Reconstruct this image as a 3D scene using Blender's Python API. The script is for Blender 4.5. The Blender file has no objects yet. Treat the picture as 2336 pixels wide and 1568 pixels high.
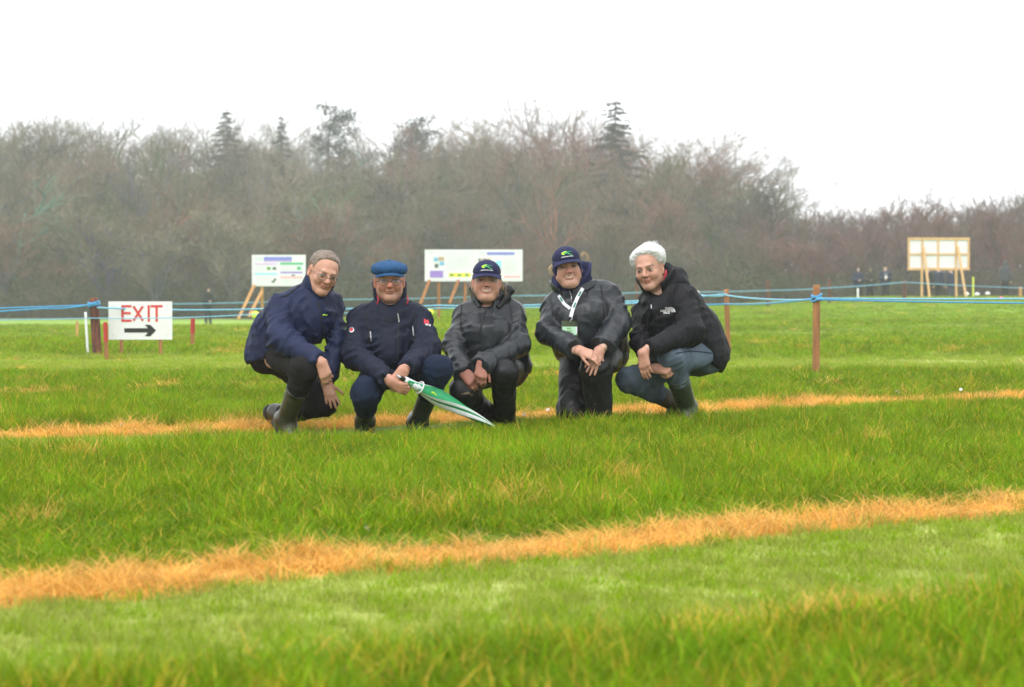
import bpy, math, random
import numpy as np
from mathutils import Vector, Matrix, Euler

# ------------------------------------------------------------------ camera, sky, sun, exposure
sc = bpy.context.scene
sc.render.engine = 'CYCLES'
sc.cycles.use_denoising = True
sc.cycles.max_bounces = 6
sc.cycles.diffuse_bounces = 3
sc.cycles.glossy_bounces = 3
sc.cycles.transmission_bounces = 4
sc.cycles.transparent_max_bounces = 12
sc.cycles.volume_bounces = 1
sc.cycles.sample_clamp_indirect = 6.0
CAM_H = 0.75
FPX, CU, CV, HOR = 4542.0, 1168.0, 784.0, 659.0      # photo measured at 2336 x 1568
PITCH = math.atan((CV - HOR) / FPX)
cam_d = bpy.data.cameras.new('camera'); cam = bpy.data.objects.new('camera', cam_d)
sc.collection.objects.link(cam); sc.camera = cam
cam.location = (0, 0, CAM_H); cam.rotation_euler = (math.pi / 2 - PITCH, 0, 0)
cam_d.sensor_width = 36.0; cam_d.lens = 36.0 * FPX / 2336.0
cam_d.clip_start = 0.1; cam_d.clip_end = 6000
cam_d.dof.use_dof = True; cam_d.dof.focus_distance = 10.35; cam_d.dof.aperture_fstop = 4.8
sc.view_settings.view_transform = 'Standard'; sc.view_settings.look = 'None'
sc.view_settings.exposure = 0.6; sc.view_settings.gamma = 1.0
sc.view_settings.use_curve_mapping = False

SUN_EL, SUN_AZ = math.radians(52), math.radians(200)   # high, behind the camera, thinly veiled
world = bpy.data.worlds.new('World'); sc.world = world; world.use_nodes = True
wn = world.node_tree; wn.nodes.clear()
wo = wn.nodes.new('ShaderNodeOutputWorld'); wb = wn.nodes.new('ShaderNodeBackground')
sky = wn.nodes.new('ShaderNodeTexSky'); sky.sky_type = 'NISHITA'; sky.sun_disc = False
sky.sun_elevation = SUN_EL; sky.sun_rotation = SUN_AZ; sky.dust_density = 6.0; sky.air_density = 1.0
cover = wn.nodes.new('ShaderNodeMixRGB'); cover.inputs[0].default_value = 0.93          # overcast: cloud hides the blue
cover.inputs[2].default_value = (12.6, 12.9, 13.3, 1)
wn.links.new(sky.outputs[0], cover.inputs[1]); wn.links.new(cover.outputs[0], wb.inputs[0])
wb.inputs[1].default_value = 0.10
wn.links.new(wb.outputs[0], wo.inputs[0])
sun_d = bpy.data.lights.new('sun', 'SUN'); sun = bpy.data.objects.new('sun', sun_d)
sc.collection.objects.link(sun)
sun_d.energy = 1.1; sun_d.angle = math.radians(35); sun_d.color = (1.0, 0.97, 0.92)
sdir = Vector((math.sin(SUN_AZ) * math.cos(SUN_EL), math.cos(SUN_AZ) * math.cos(SUN_EL), math.sin(SUN_EL)))
sun.rotation_euler = sdir.to_track_quat('Z', 'Y').to_euler()
sun.location = (0, -10, 30)

# ------------------------------------------------------------------ helpers
C = sc.collection
rng = np.random.default_rng(7)
random.seed(7)
FW = np.array([0, math.cos(PITCH), -math.sin(PITCH)]); UPV = np.array([0, math.sin(PITCH), math.cos(PITCH)])
def at(u, v, Y):
    """world point seen at photo pixel (u, v) (2336 wide) and at ground distance Y"""
    d = FW + np.array([1.0, 0, 0]) * ((u - CU) / FPX) + UPV * ((CV - v) / FPX)
    return np.array([0, 0, CAM_H]) + d * (Y / d[1])
def smooth(a, b, x):
    t = np.clip((x - a) / (b - a), 0, 1); return t * t * (3 - 2 * t)
_LAT = np.random.default_rng(99).uniform(-1, 1, (64, 64, 64)).astype(np.float32)
_LATF = _LAT.ravel()
def noise3(p, f=1.0, seed=0):
    """value noise in -1..1, p (n,3)"""
    q = (np.asarray(p, np.float32) * np.float32(f)) + np.float32(seed * 17.31)
    i = np.floor(q); t = q - i; t = t * t * (3 - 2 * t); i = i.astype(np.int32)
    a = i & 63; b = (i + 1) & 63
    x0, x1 = a[:, 0] << 12, b[:, 0] << 12; y0, y1 = a[:, 1] << 6, b[:, 1] << 6; z0, z1 = a[:, 2], b[:, 2]
    u, v, w = t[:, 0], t[:, 1], t[:, 2]; G = _LATF
    c00 = G[x0 + y0 + z0]; c00 = c00 + (G[x1 + y0 + z0] - c00) * u
    c10 = G[x0 + y1 + z0]; c10 = c10 + (G[x1 + y1 + z0] - c10) * u
    c01 = G[x0 + y0 + z1]; c01 = c01 + (G[x1 + y0 + z1] - c01) * u
    c11 = G[x0 + y1 + z1]; c11 = c11 + (G[x1 + y1 + z1] - c11) * u
    c00 = c00 + (c10 - c00) * v; c01 = c01 + (c11 - c01) * v
    return c00 + (c01 - c00) * w
def noise2(x, y, f=1.0, seed=0):
    p = np.stack([np.ravel(x), np.ravel(y), np.zeros(np.size(x))], 1)
    return noise3(p, f, seed).reshape(np.shape(x))

def tag(o, label=None, cat=None, group=None, kind=None):
    if label: o['label'] = label
    if cat: o['category'] = cat
    if group: o['group'] = group
    if kind: o['kind'] = kind
    return o
def link(o, parent=None):
    C.objects.link(o)
    if parent is not None: o.parent = parent
    return o
def empty(name, loc=(0, 0, 0), rz=0.0):
    o = bpy.data.objects.new(name, None); o.empty_display_size = 0.1
    o.location = loc; o.rotation_euler = (0, 0, rz); C.objects.link(o); return o
def mesh_np(name, verts, faces, mats=(), smoothsh=True, midx=None):
    """mesh from numpy verts and an (n,3|4) face array or list of faces"""
    me = bpy.data.meshes.new(name)
    if isinstance(faces, np.ndarray):
        n, k = faces.shape
        me.vertices.add(len(verts)); me.vertices.foreach_set('co', np.asarray(verts, np.float32).ravel())
        me.loops.add(n * k); me.loops.foreach_set('vertex_index', faces.astype(np.int32).ravel())
        me.polygons.add(n); me.polygons.foreach_set('loop_start', np.arange(0, n * k, k, dtype=np.int32))
        me.polygons.foreach_set('loop_total', np.full(n, k, np.int32))
        me.update(calc_edges=True)
    else:
        me.from_pydata([tuple(map(float, v)) for v in verts], [], [tuple(int(i) for i in f) for f in faces]); me.update()
    for m in mats: me.materials.append(m)
    if midx is not None: me.polygons.foreach_set('material_index', np.asarray(midx, np.int32))
    me.polygons.foreach_set('use_smooth', np.full(len(me.polygons), smoothsh)); me.update()
    return me
def obj(name, me, parent=None, loc=None):
    o = bpy.data.objects.new(name, me); link(o, parent)
    if loc is not None: o.location = loc
    return o
def vcol(me, cols, name='Col'):
    a = me.color_attributes.new(name, 'FLOAT_COLOR', 'POINT')
    c = np.ones((len(me.vertices), 4), np.float32); c[:, :3] = cols
    a.data.foreach_set('color', c.ravel())

class MB:
    """collects boxes, bars, tubes and sheets into one mesh"""
    def __init__(s): s.v = []; s.f = []; s.m = []
    def add(s, vs, fs, mi=0):
        b = len(s.v); s.v += [tuple(map(float, v)) for v in vs]
        s.f += [tuple(int(i) + b for i in f) for f in fs]; s.m += [mi] * len(fs); return s
    def box(s, lo, hi, mi=0):
        x0, y0, z0 = lo; x1, y1, z1 = hi
        return s.add([(x0, y0, z0), (x1, y0, z0), (x1, y1, z0), (x0, y1, z0), (x0, y0, z1), (x1, y0, z1), (x1, y1, z1), (x0, y1, z1)],
                     [(0, 3, 2, 1), (4, 5, 6, 7), (0, 1, 5, 4), (1, 2, 6, 5), (2, 3, 7, 6), (3, 0, 4, 7)], mi)
    def bar(s, a, b, w, d, mi=0, ref=(0, 1, 0)):
        a = np.array(a, float); b = np.array(b, float); t = b - a; t /= np.linalg.norm(t)
        r = np.array(ref, float); x = np.cross(t, r); x /= np.linalg.norm(x); y = np.cross(x, t)
        c = []
        for p in (a, b):
            for sx, sy in ((-1, -1), (1, -1), (1, 1), (-1, 1)): c.append(p + x * sx * w / 2 + y * sy * d / 2)
        return s.add(c, [(0, 3, 2, 1), (4, 5, 6, 7), (0, 1, 5, 4), (1, 2, 6, 5), (2, 3, 7, 6), (3, 0, 4, 7)], mi)
    def tube(s, pts, rad, n=8, mi=0, cap=True):
        P = [np.array(p, float) for p in pts]; R = rad if hasattr(rad, '__len__') else [rad] * len(P)
        b = []; prev = None
        for i, p in enumerate(P):
            t = P[min(i + 1, len(P) - 1)] - P[max(i - 1, 0)]; t /= (np.linalg.norm(t) + 1e-12)
            if prev is None:
                r = np.array((0, 0, 1.0)) if abs(t[2]) < .9 else np.array((1.0, 0, 0)); x = np.cross(r, t)
            else: x = prev - t * np.dot(prev, t)
            x /= (np.linalg.norm(x) + 1e-12); prev = x; y = np.cross(t, x)
            b += [p + R[i] * (x * math.cos(2 * math.pi * k / n) + y * math.sin(2 * math.pi * k / n)) for k in range(n)]
        f = [(i * n + k, i * n + (k + 1) % n, (i + 1) * n + (k + 1) % n, (i + 1) * n + k) for i in range(len(P) - 1) for k in range(n)]
        if cap: f += [tuple(range(n))[::-1], tuple((len(P) - 1) * n + k for k in range(n))]
        return s.add(b, f, mi)
    def mesh(s, name, mats, smoothsh=False):
        return mesh_np(name, s.v, s.f, mats if isinstance(mats, (list, tuple)) else [mats], smoothsh, s.m)
    def build(s, name, mats, parent=None, smoothsh=False, loc=None):
        return obj(name, s.mesh(name, mats, smoothsh), parent, loc)

# ------------------------------------------------------------------ materials
def mat(name, col=(.5, .5, .5), rough=.6, noise=0.0, nscale=20.0, bump=0.0, bscale=60.0, spec=.5, attr=None, sheen=0.0,
        metal=0.0, coat=0.0, stretch=None, trans=0.0, inst=None, sss=0.0, bdist=0.004, rvar=0.0, col2=None):
    m = bpy.data.materials.new(name); m.use_nodes = True; nt = m.node_tree; b = nt.nodes['Principled BSDF']
    b.inputs['Base Color'].default_value = (*col, 1); b.inputs['Roughness'].default_value = rough
    b.inputs['Specular IOR Level'].default_value = spec; b.inputs['Metallic'].default_value = metal
    if sheen: b.inputs['Sheen Weight'].default_value = sheen
    if coat: b.inputs['Coat Weight'].default_value = coat; b.inputs['Coat Roughness'].default_value = .25
    if sss:
        b.inputs['Subsurface Weight'].default_value = sss; b.inputs['Subsurface Radius'].default_value = (.01, .004, .002)
        b.inputs['Subsurface Scale'].default_value = 1.0
    co = nt.nodes.new('ShaderNodeTexCoord'); src = co.outputs['Object']
    if stretch:
        mp = nt.nodes.new('ShaderNodeMapping'); mp.inputs['Scale'].default_value = stretch
        nt.links.new(src, mp.inputs[0]); src = mp.outputs[0]
    base = None
    if attr or inst:
        a = nt.nodes.new('ShaderNodeAttribute'); a.attribute_name = attr or inst
        if inst: a.attribute_type = 'INSTANCER'
        base = a.outputs['Color']
    if noise or col2:
        n = nt.nodes.new('ShaderNodeTexNoise'); n.inputs['Scale'].default_value = nscale; n.inputs['Detail'].default_value = 5
        nt.links.new(src, n.inputs['Vector'])
        if col2:
            rp = nt.nodes.new('ShaderNodeValToRGB'); rp.color_ramp.elements[0].position = .35; rp.color_ramp.elements[1].position = .65
            rp.color_ramp.elements[0].color = (*col, 1); rp.color_ramp.elements[1].color = (*col2, 1)
            nt.links.new(n.outputs[0], rp.inputs[0]); base = rp.outputs[0]
        if noise:
            mr = nt.nodes.new('ShaderNodeMapRange'); mr.inputs['From Min'].default_value = .3; mr.inputs['From Max'].default_value = .7
            mr.inputs['To Min'].default_value = 1 - noise; mr.inputs['To Max'].default_value = 1 + noise
            nt.links.new(n.outputs[0], mr.inputs[0])
            mx = nt.nodes.new('ShaderNodeMixRGB'); mx.blend_type = 'MULTIPLY'; mx.inputs[0].default_value = 1
            mx.inputs[1].default_value = (*col, 1)
            if base is not None: nt.links.new(base, mx.inputs[1])
            nt.links.new(mr.outputs[0], mx.inputs[2]); base = mx.outputs[0]
            if rvar:
                m2 = nt.nodes.new('ShaderNodeMapRange'); m2.inputs['To Min'].default_value = rough - rvar; m2.inputs['To Max'].default_value = rough + rvar
                nt.links.new(n.outputs[0], m2.inputs[0]); nt.links.new(m2.outputs[0], b.inputs['Roughness'])
    if base is not None: nt.links.new(base, b.inputs['Base Color'])
    if bump:
        n2 = nt.nodes.new('ShaderNodeTexNoise'); n2.inputs['Scale'].default_value = bscale; n2.inputs['Detail'].default_value = 4
        nt.links.new(src, n2.inputs['Vector'])
        bp = nt.nodes.new('ShaderNodeBump'); bp.inputs['Strength'].default_value = bump; bp.inputs['Distance'].default_value = bdist
        nt.links.new(n2.outputs[0], bp.inputs['Height']); nt.links.new(bp.outputs[0], b.inputs['Normal'])
    if trans:
        out = nt.nodes['Material Output']; tr = nt.nodes.new('ShaderNodeBsdfTranslucent'); ms = nt.nodes.new('ShaderNodeMixShader')
        ms.inputs[0].default_value = trans; nt.links.new(b.outputs[0], ms.inputs[1]); nt.links.new(tr.outputs[0], ms.inputs[2])
        if base is not None: nt.links.new(base, tr.inputs[0])
        else: tr.inputs[0].default_value = (*col, 1)
        nt.links.new(ms.outputs[0], out.inputs[0])
    return m
# ------------------------------------------------------------------ terrain
def terrain(x, y):
    x = np.asarray(x, float); y = np.asarray(y, float)
    a = np.clip(x / np.maximum(y, 1.0), -.32, .32)
    yc = 45 + (a + .257) / .514 * 70
    t = y - yc; drop = -.022 * (np.log1p(np.exp(np.clip(t / 6, -30, 30))) * 6)
    drop = np.maximum(drop, -2.4)
    sp = lambda q, k: np.log1p(np.exp(np.clip(q / k, -30, 30))) * k
    left = -.0187 * sp(y - 38, 4) + .0135 * sp(y - 96, 5); w = 1 - smooth(-.150, -.02, a); drop = drop * (1 - w) + np.maximum(left, -2.4) * w
    rise = .34 * smooth(8, 17, x) * smooth(55, 82, y)
    far = np.maximum(0, y - 240) * .02
    z = drop + rise + np.minimum(far, 12)
    z = z + .012 * noise2(x, y, 1.3, 3) + .03 * noise2(x, y, .35, 5) * smooth(12, 20, y)
    return z
NX, NY = -.52, .855
def strip_s(x, y):
    """distance across the trial plots (they run at about 31 degrees to the picture)"""
    s = NX * x + NY * y
    return s + .085 * noise2(x, y, 1.3, 11) + .045 * noise2(x, y, 4.2, 12) + .02 * noise2(x, y, 11, 13)
def zones(x, y):
    """height (m), dead (0..1), lawn (0..1), yellow (0..1) at ground points"""
    s = strip_s(x, y)
    n1 = noise2(x, y, .9, 21); n2 = noise2(x, y, 2.6, 22); n3 = noise2(x, y, 7.0, 23)
    def band(a, b, e): return smooth(a - e, a + e, s) * (1 - smooth(b - e, b + e, s))
    dead = band(4.68, 5.02, .045) * smooth(-.95, -.55, n2 + .15 * n3)
    dead = np.maximum(dead, band(9.53, 9.98, .07) * smooth(-1.0, -.5, n2 + .2 * n3))
    dead = np.maximum(dead, band(3.36, 3.56, .06) * smooth(-.1, .35, n1 + .45 * n2))
    dead = np.maximum(dead, .85 * band(13.55, 13.9, .09) * smooth(-.35, .25, n2 + .2 * n3) * (1 - smooth(-.2, 1.6, x)))
    dead = np.maximum(dead, .35 * smooth(.62, .9, n2) * smooth(5, 5.6, s))
    lawn = band(3.55, 4.70, .06)
    lawn = np.maximum(lawn, band(8.75, 9.62, .12) * (1 - smooth(-1.9, -1.35, x)))
    lawn = np.maximum(lawn, smooth(17.0, 17.9, y + .35 * n1) * (1 - smooth(21.0, 23.5, y + .8 * n1)))
    pale = np.abs((x - 3.6) * .826 - (y - 32) * .563)
    lawn = np.maximum(lawn, .75 * (1 - smooth(.5, 1.3, pale)) * smooth(27, 31, y))
    lawn = np.maximum(lawn, .6 * smooth(28, 30, y) * (1 - smooth(33, 36, y)) * (1 - smooth(-3, -1, x)))
    h = .066 + .016 * n1 + .02 * n2 + .012 * n3
    h = h * (1 - .45 * band(9.15, 9.6, .12)) * (1 - .72 * band(8.85, 9.65, .1) * smooth(-1.7, -1.4, x) * (1 - smooth(-.35, -.1, x))) * (1 - .3 * band(8.8, 9.6, .1) * smooth(-.4, -.1, x) * (1 - smooth(1.3, 1.6, x))) * (1 - .4 * band(5.0, 5.25, .1))
    h = np.where(s < 3.36, .088 + .02 * n1 + .015 * n2, h)
    h = h * (1 - lawn) + .024 * lawn
    h = h * (1 - dead) + dead * (.042 + .02 * n3 + .018 * n2)
    yellow = smooth(.3, .9, n1 * .5 + n2 * .6 + .3 * n3) * .7
    yellow = np.maximum(yellow, .35 * (s < 3.5)); yellow = np.maximum(yellow, .6 * np.exp(-((s - 9.4) / .5) ** 2) * smooth(-.3, .3, n2))
    yellow = np.maximum(yellow, .7 * np.exp(-((s - 10.2) / .35) ** 2) * smooth(-.3, .3, n2))
    return h, dead, lawn, yellow

GREEN = np.array([.15, .285, .004]); GREEN2 = np.array([.225, .35, .006]); LAWN = np.array([.37, .43, .075])
DEAD = np.array([.79, .46, .10]); YEL = np.array([.46, .38, .025]); SOIL = np.array([.10, .075, .035])
def grid_lines(a, b, step, ext, k=1.13):
    m = list(np.arange(a, b + 1e-6, step)); s = step
    while m[-1] < ext: s *= k; m.append(m[-1] + s)
    return np.array(m)
gy = np.concatenate([np.array([-60, -25, -10, -4, -1, 0, .8, 1.6]), grid_lines(2.2, 24, .065, 420)])
gxp = grid_lines(0, 7.2, .065, 330); gx = np.concatenate([-gxp[:0:-1], gxp])
GX, GY = np.meshgrid(gx, gy)
GZ = terrain(GX, GY)
h_, d_, l_, y_ = zones(GX, GY)
n1 = noise2(GX, GY, 3.0, 31)[..., None]; n4 = noise2(GX, GY, .12, 32)[..., None]; n5 = noise2(GX, GY, .5, 33)[..., None]
far = smooth(16, 30, GY)[..., None]
lush = GREEN * (1 - .5 * (n4 + 1) / 2) + GREEN2 * .5 * (n4 + 1) / 2
near_c = (lush * .55 + SOIL * .25) * (1 + .25 * n1)
far_c = lush * (1.15 + .16 * n5)
col = near_c * (1 - far) + far_c * far
col = col * (1 - l_[..., None]) + LAWN * (.85 + .12 * n1) * l_[..., None]
col = col * (1 - d_[..., None]) + (DEAD * .8 * (1 + .3 * n1)) * d_[..., None]
rough_edge = (smooth(70, 95, GY) * smooth(.02, .12, GX / np.maximum(GY, 1)))[..., None]
col = col * (1 - .7 * rough_edge) + np.array([.22, .17, .09]) * .7 * rough_edge
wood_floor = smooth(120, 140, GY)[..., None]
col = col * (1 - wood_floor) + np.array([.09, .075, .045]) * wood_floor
ny, nx = GX.shape
idx = np.arange(ny * nx).reshape(ny, nx)
gf = np.stack([idx[:-1, :-1], idx[:-1, 1:], idx[1:, 1:], idx[1:, :-1]], -1).reshape(-1, 4)
M_ground = mat('turf soil', rough=.85, attr='Col', noise=.25, nscale=45, bump=.6, bscale=90, bdist=.02)
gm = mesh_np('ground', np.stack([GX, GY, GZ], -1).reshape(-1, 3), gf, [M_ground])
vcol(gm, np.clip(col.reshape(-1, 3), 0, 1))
ground = tag(obj('ground', gm), 'green trial field with mown and dead strips', 'ground', kind='structure')

# ------------------------------------------------------------------ grass (stuff): clumps of real blades set on points
def blade_clump(n, rad, h, w, lean, seed, hv=.35, droop=.5, yel=0.0):
    r = np.random.default_rng(seed); V = []; F = []
    for i in range(n):
        a = r.uniform(0, 2 * math.pi); d = rad * math.sqrt(r.uniform()); x, y = d * math.cos(a), d * math.sin(a)
        hh = h * (1 + hv * r.uniform(-1, 1)); ww = w * r.uniform(.65, 1.25); isy = (i * 7919 + seed) % 1000 < yel * 1000; hh *= .8 if isy else 1
        la = r.uniform(0, 2 * math.pi); ll = (lean * 1.25 if isy else lean) * hh * r.uniform(.15, 1.0)
        fa = r.uniform(0, math.pi); fx, fy = math.cos(fa) * ww / 2, math.sin(fa) * ww / 2
        b = len(V); K = 4
        for k in range(K):
            t = k / K; off = ll * t ** 1.8; z = hh * (t - droop * .35 * ll / hh * t ** 3)
            wk = (1 - .75 * t ** 1.5)
            cx, cy = x + off * math.cos(la), y + off * math.sin(la)
            V += [(cx - fx * wk, cy - fy * wk, z), (cx + fx * wk, cy + fy * wk, z)]
        off = ll; V.append((x + off * math.cos(la), y + off * math.sin(la), hh * (1 - droop * .35 * ll / hh)))
        for k in range(K - 1): F.append((b + 2 * k, b + 2 * k + 1, b + 2 * k + 3)); F.append((b + 2 * k, b + 2 * k + 3, b + 2 * k + 2))
        F.append((b + 2 * K - 2, b + 2 * K - 1, b + 2 * K))
    return np.array(V), np.array(F), [1 if (i * 7919 + seed) % 1000 < yel * 1000 or (q >= 4 and (i * 7919 + seed) % 1000 < yel * 2600) else 0 for i in range(n) for q in range(7)]
M_blade = mat('grass blade', rough=.5, inst='tint', noise=.3, nscale=14, spec=.10, trans=.35)
M_blade_y = mat('yellowed grass blade', (.58, .40, .035), .5, .25, 14, spec=.2, trans=.3)
def scatter(name, label, pts, rot, scl, tint, variant, clumps):
    """one stuff object: point cloud mesh + geometry nodes that set a clump of blades on every point"""
    col_ = bpy.data.collections.new(name + '_clumps')
    for i, (v, f, *mi) in enumerate(clumps):
        col_.objects.link(bpy.data.objects.new('%s_clump_%02d' % (name, i), mesh_np('clump', v, f, [M_blade, M_blade_y], False, mi[0] if mi else None)))
    me = bpy.data.meshes.new(name); me.vertices.add(len(pts)); me.vertices.foreach_set('co', np.asarray(pts, np.float32).ravel())
    for nm, ty, dat in (('rot', 'FLOAT_VECTOR', rot), ('scl', 'FLOAT_VECTOR', scl)):
        a = me.attributes.new(nm, ty, 'POINT'); a.data.foreach_set('vector', np.asarray(dat, np.float32).ravel())
    a = me.attributes.new('variant', 'INT', 'POINT'); a.data.foreach_set('value', np.asarray(variant, np.int32))
    a = me.attributes.new('tint', 'FLOAT_COLOR', 'POINT')
    a.data.foreach_set('color', np.concatenate([np.clip(tint, 0, 1), np.ones((len(pts), 1))], 1).astype(np.float32).ravel())
    me.materials.append(M_blade)
    o = obj(name, me); tag(o, label, 'grass', kind='stuff')
    ng = bpy.data.node_groups.new(name + '_nodes', 'GeometryNodeTree')
    ng.interface.new_socket('Geometry', in_out='INPUT', socket_type='NodeSocketGeometry')
    ng.interface.new_socket('Geometry', in_out='OUTPUT', socket_type='NodeSocketGeometry')
    gi = ng.nodes.new('NodeGroupInput'); go = ng.nodes.new('NodeGroupOutput')
    ip = ng.nodes.new('GeometryNodeInstanceOnPoints'); ci = ng.nodes.new('GeometryNodeCollectionInfo')
    ci.inputs['Collection'].default_value = col_; ci.inputs['Separate Children'].default_value = True; ci.inputs['Reset Children'].default_value = True
    def na(nm, ty):
        n = ng.nodes.new('GeometryNodeInputNamedAttribute'); n.data_type = ty; n.inputs['Name'].default_value = nm; return n.outputs['Attribute']
    ng.links.new(gi.outputs[0], ip.inputs['Points']); ng.links.new(ci.outputs[0], ip.inputs['Instance'])
    ip.inputs['Pick Instance'].default_value = True
    ng.links.new(na('variant', 'INT'), ip.inputs['Instance Index']); ng.links.new(na('scl', 'FLOAT_VECTOR'), ip.inputs['Scale'])
    ng.links.new(na('rot', 'FLOAT_VECTOR'), ip.inputs['Rotation'])
    ng.links.new(ip.outputs[0], go.inputs[0])
    md = o.modifiers.new('set clumps', 'NODES'); md.node_group = ng
    return o
def points(y0, y1, dens, margin=.9, seed=1):
    r = np.random.default_rng(seed)
    w1 = .2572 * y1 + margin; n = int(2 * w1 * (y1 - y0) * dens)
    y = r.uniform(y0, y1, n); x = r.uniform(-w1, w1, n); k = np.abs(x) < .2572 * y + margin
    return x[k], y[k], r
BANDS = [(2.9, 8.5, 430, 1.0), (8.5, 13.5, 380, 1.0), (13.5, 19, 200, 1.35), (19, 30, 75, 1.9), (30, 48, 30, 2.8), (48, 95, 9, 4.0)]
buf = {k: [[], [], [], [], []] for k in ('long', 'lawn', 'dead')}
NV = 10
for bi, (y0, y1, dens, wid) in enumerate(BANDS):
    x, y, r = points(y0, y1, dens, 1.0 + .02 * y0, 40 + bi)
    h, dead, lawn, yel = zones(x, y); z = terrain(x, y)
    n = len(x); u = r.uniform(0, 1, n)
    kind = np.where(u < dead * .97, 2, np.where(r.uniform(0, 1, n) < lawn, 1, 0))
    if y0 >= 30: kind = np.where(kind == 1, 0, kind)
    ngr = (noise2(x, y, .12, 32) + 1) / 2
    g = GREEN[None] * (1 - ngr[:, None] * .6) + GREEN2[None] * ngr[:, None] * .6
    g = g * r.uniform(.6, 1.35, (n, 1)) * (1 + .18 * noise2(x, y, 1.7, 61)[:, None]) * np.array([1.0, 1.0, 1.0]) + np.stack([r.uniform(-.015, .03, n), np.zeros(n), np.zeros(n)], 1)
    isy = r.uniform(0, 1, n) < yel * .28
    g = np.where(isy[:, None], YEL[None] * r.uniform(.8, 1.2, (n, 1)), g)
    lw = LAWN[None] * r.uniform(.75, 1.15, (n, 1)); lw = np.where((r.uniform(0, 1, n) < .35)[:, None], GREEN2[None] * 1.1, lw)
    dd = DEAD[None] * r.uniform(.68, 1.25, (n, 1)) + np.array([.06, .07, .05]) * r.uniform(-.3, 1, (n, 1))
    for k, nm, tint in ((0, 'long', g), (1, 'lawn', lw), (2, 'dead', dd)):
        q = kind == k
        hh = h[q] * r.uniform(.75, 1.3, q.sum()); hh *= 1 + (.5 if k == 0 else 0) * (r.uniform(0, 1, q.sum()) > .93)
        sw = wid * np.where(NX * x[q] + NY * y[q] < 3.45, 1.15, 1.0)
        if y0 >= 30: hh = hh * .8
        b = buf[nm]; b[0].append(np.stack([x[q], y[q], z[q] - .004], 1))
        b[1].append(np.stack([r.uniform(-.12, .12, q.sum()), r.uniform(-.12, .12, q.sum()), r.uniform(0, 6.28, q.sum())], 1))
        b[2].append(np.stack([sw, sw, hh / .1], 1))
        b[3].append(tint[q]); b[4].append(r.integers(0, NV, q.sum()))
cl_long = [blade_clump(26, .055, .1, .0038, .9, 100 + i, yel=.04) for i in range(NV)]
cl_lawn = [blade_clump(34, .06, .1, .0034, .25, 200 + i, .5) for i in range(NV)]
cl_dead = [blade_clump(34, .06, .1, .0036, 1.1, 300 + i, .6, .9) for i in range(NV)]
for nm, cl, label, name in (('long', cl_long, 'lush long green grass with yellow blades in the trial plots', 'long_grass'),
                      ('lawn', cl_lawn, 'pale close-mown grass between the plots', 'mown_grass'),
                      ('dead', cl_dead, 'orange dead grass killed off in narrow strips', 'dead_grass')):
    b = [np.concatenate(q) for q in buf[nm]]
    scatter(name, label, b[0], b[1], b[2], b[3], b[4], cl)
# ------------------------------------------------------------------ the misty wood
def bark(name, rough=.9):
    m = mat(name, rough=rough, spec=.2); nt = m.node_tree; b = nt.nodes['Principled BSDF']
    oi = nt.nodes.new('ShaderNodeObjectInfo'); n = nt.nodes.new('ShaderNodeTexNoise'); n.inputs['Scale'].default_value = .55
    co = nt.nodes.new('ShaderNodeTexCoord'); nt.links.new(co.outputs['Object'], n.inputs['Vector'])
    mr = nt.nodes.new('ShaderNodeMapRange'); mr.inputs['From Min'].default_value = .3; mr.inputs['From Max'].default_value = .7
    mr.inputs['To Min'].default_value = .6; mr.inputs['To Max'].default_value = 1.35
    mx = nt.nodes.new('ShaderNodeMixRGB'); mx.blend_type = 'MULTIPLY'; mx.inputs[0].default_value = 1
    nt.links.new(n.outputs[0], mr.inputs[0]); nt.links.new(oi.outputs['Color'], mx.inputs[1]); nt.links.new(mr.outputs[0], mx.inputs[2])
    nt.links.new(mx.outputs[0], b.inputs['Base Color']); return m
M_bark = bark('bark'); M_twig = bark('twigs'); M_needle = bark('needles'); M_ivy = bark('ivy leaves')
def unit(v): return v / (np.linalg.norm(v) + 1e-9)
class Ribbons:
    def __init__(s): s.v = []; s.f = []
    def add(s, a, b, w, r):
        t = b - a; x = unit(np.cross(t, r.normal(size=3))) * w / 2; k = len(s.v)
        s.v += [a - x, a + x, b + x * .35, b - x * .35]; s.f.append((k, k + 1, k + 2, k + 3))
    def leaf(s, c, size, r):
        x = unit(r.normal(size=3)) * size; y = unit(np.cross(x, r.normal(size=3))) * size * .8; k = len(s.v)
        s.v += [c - x, c - y, c + x, c + y]; s.f.append((k, k + 1, k + 2, k + 3))
    def mesh(s, name, m): return mesh_np(name, np.array(s.v), np.array(s.f), [m], False)
def real_h(me): z = np.empty(len(me.vertices) * 3); me.vertices.foreach_get('co', z); return float(np.percentile(z[2::3], 96))
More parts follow.
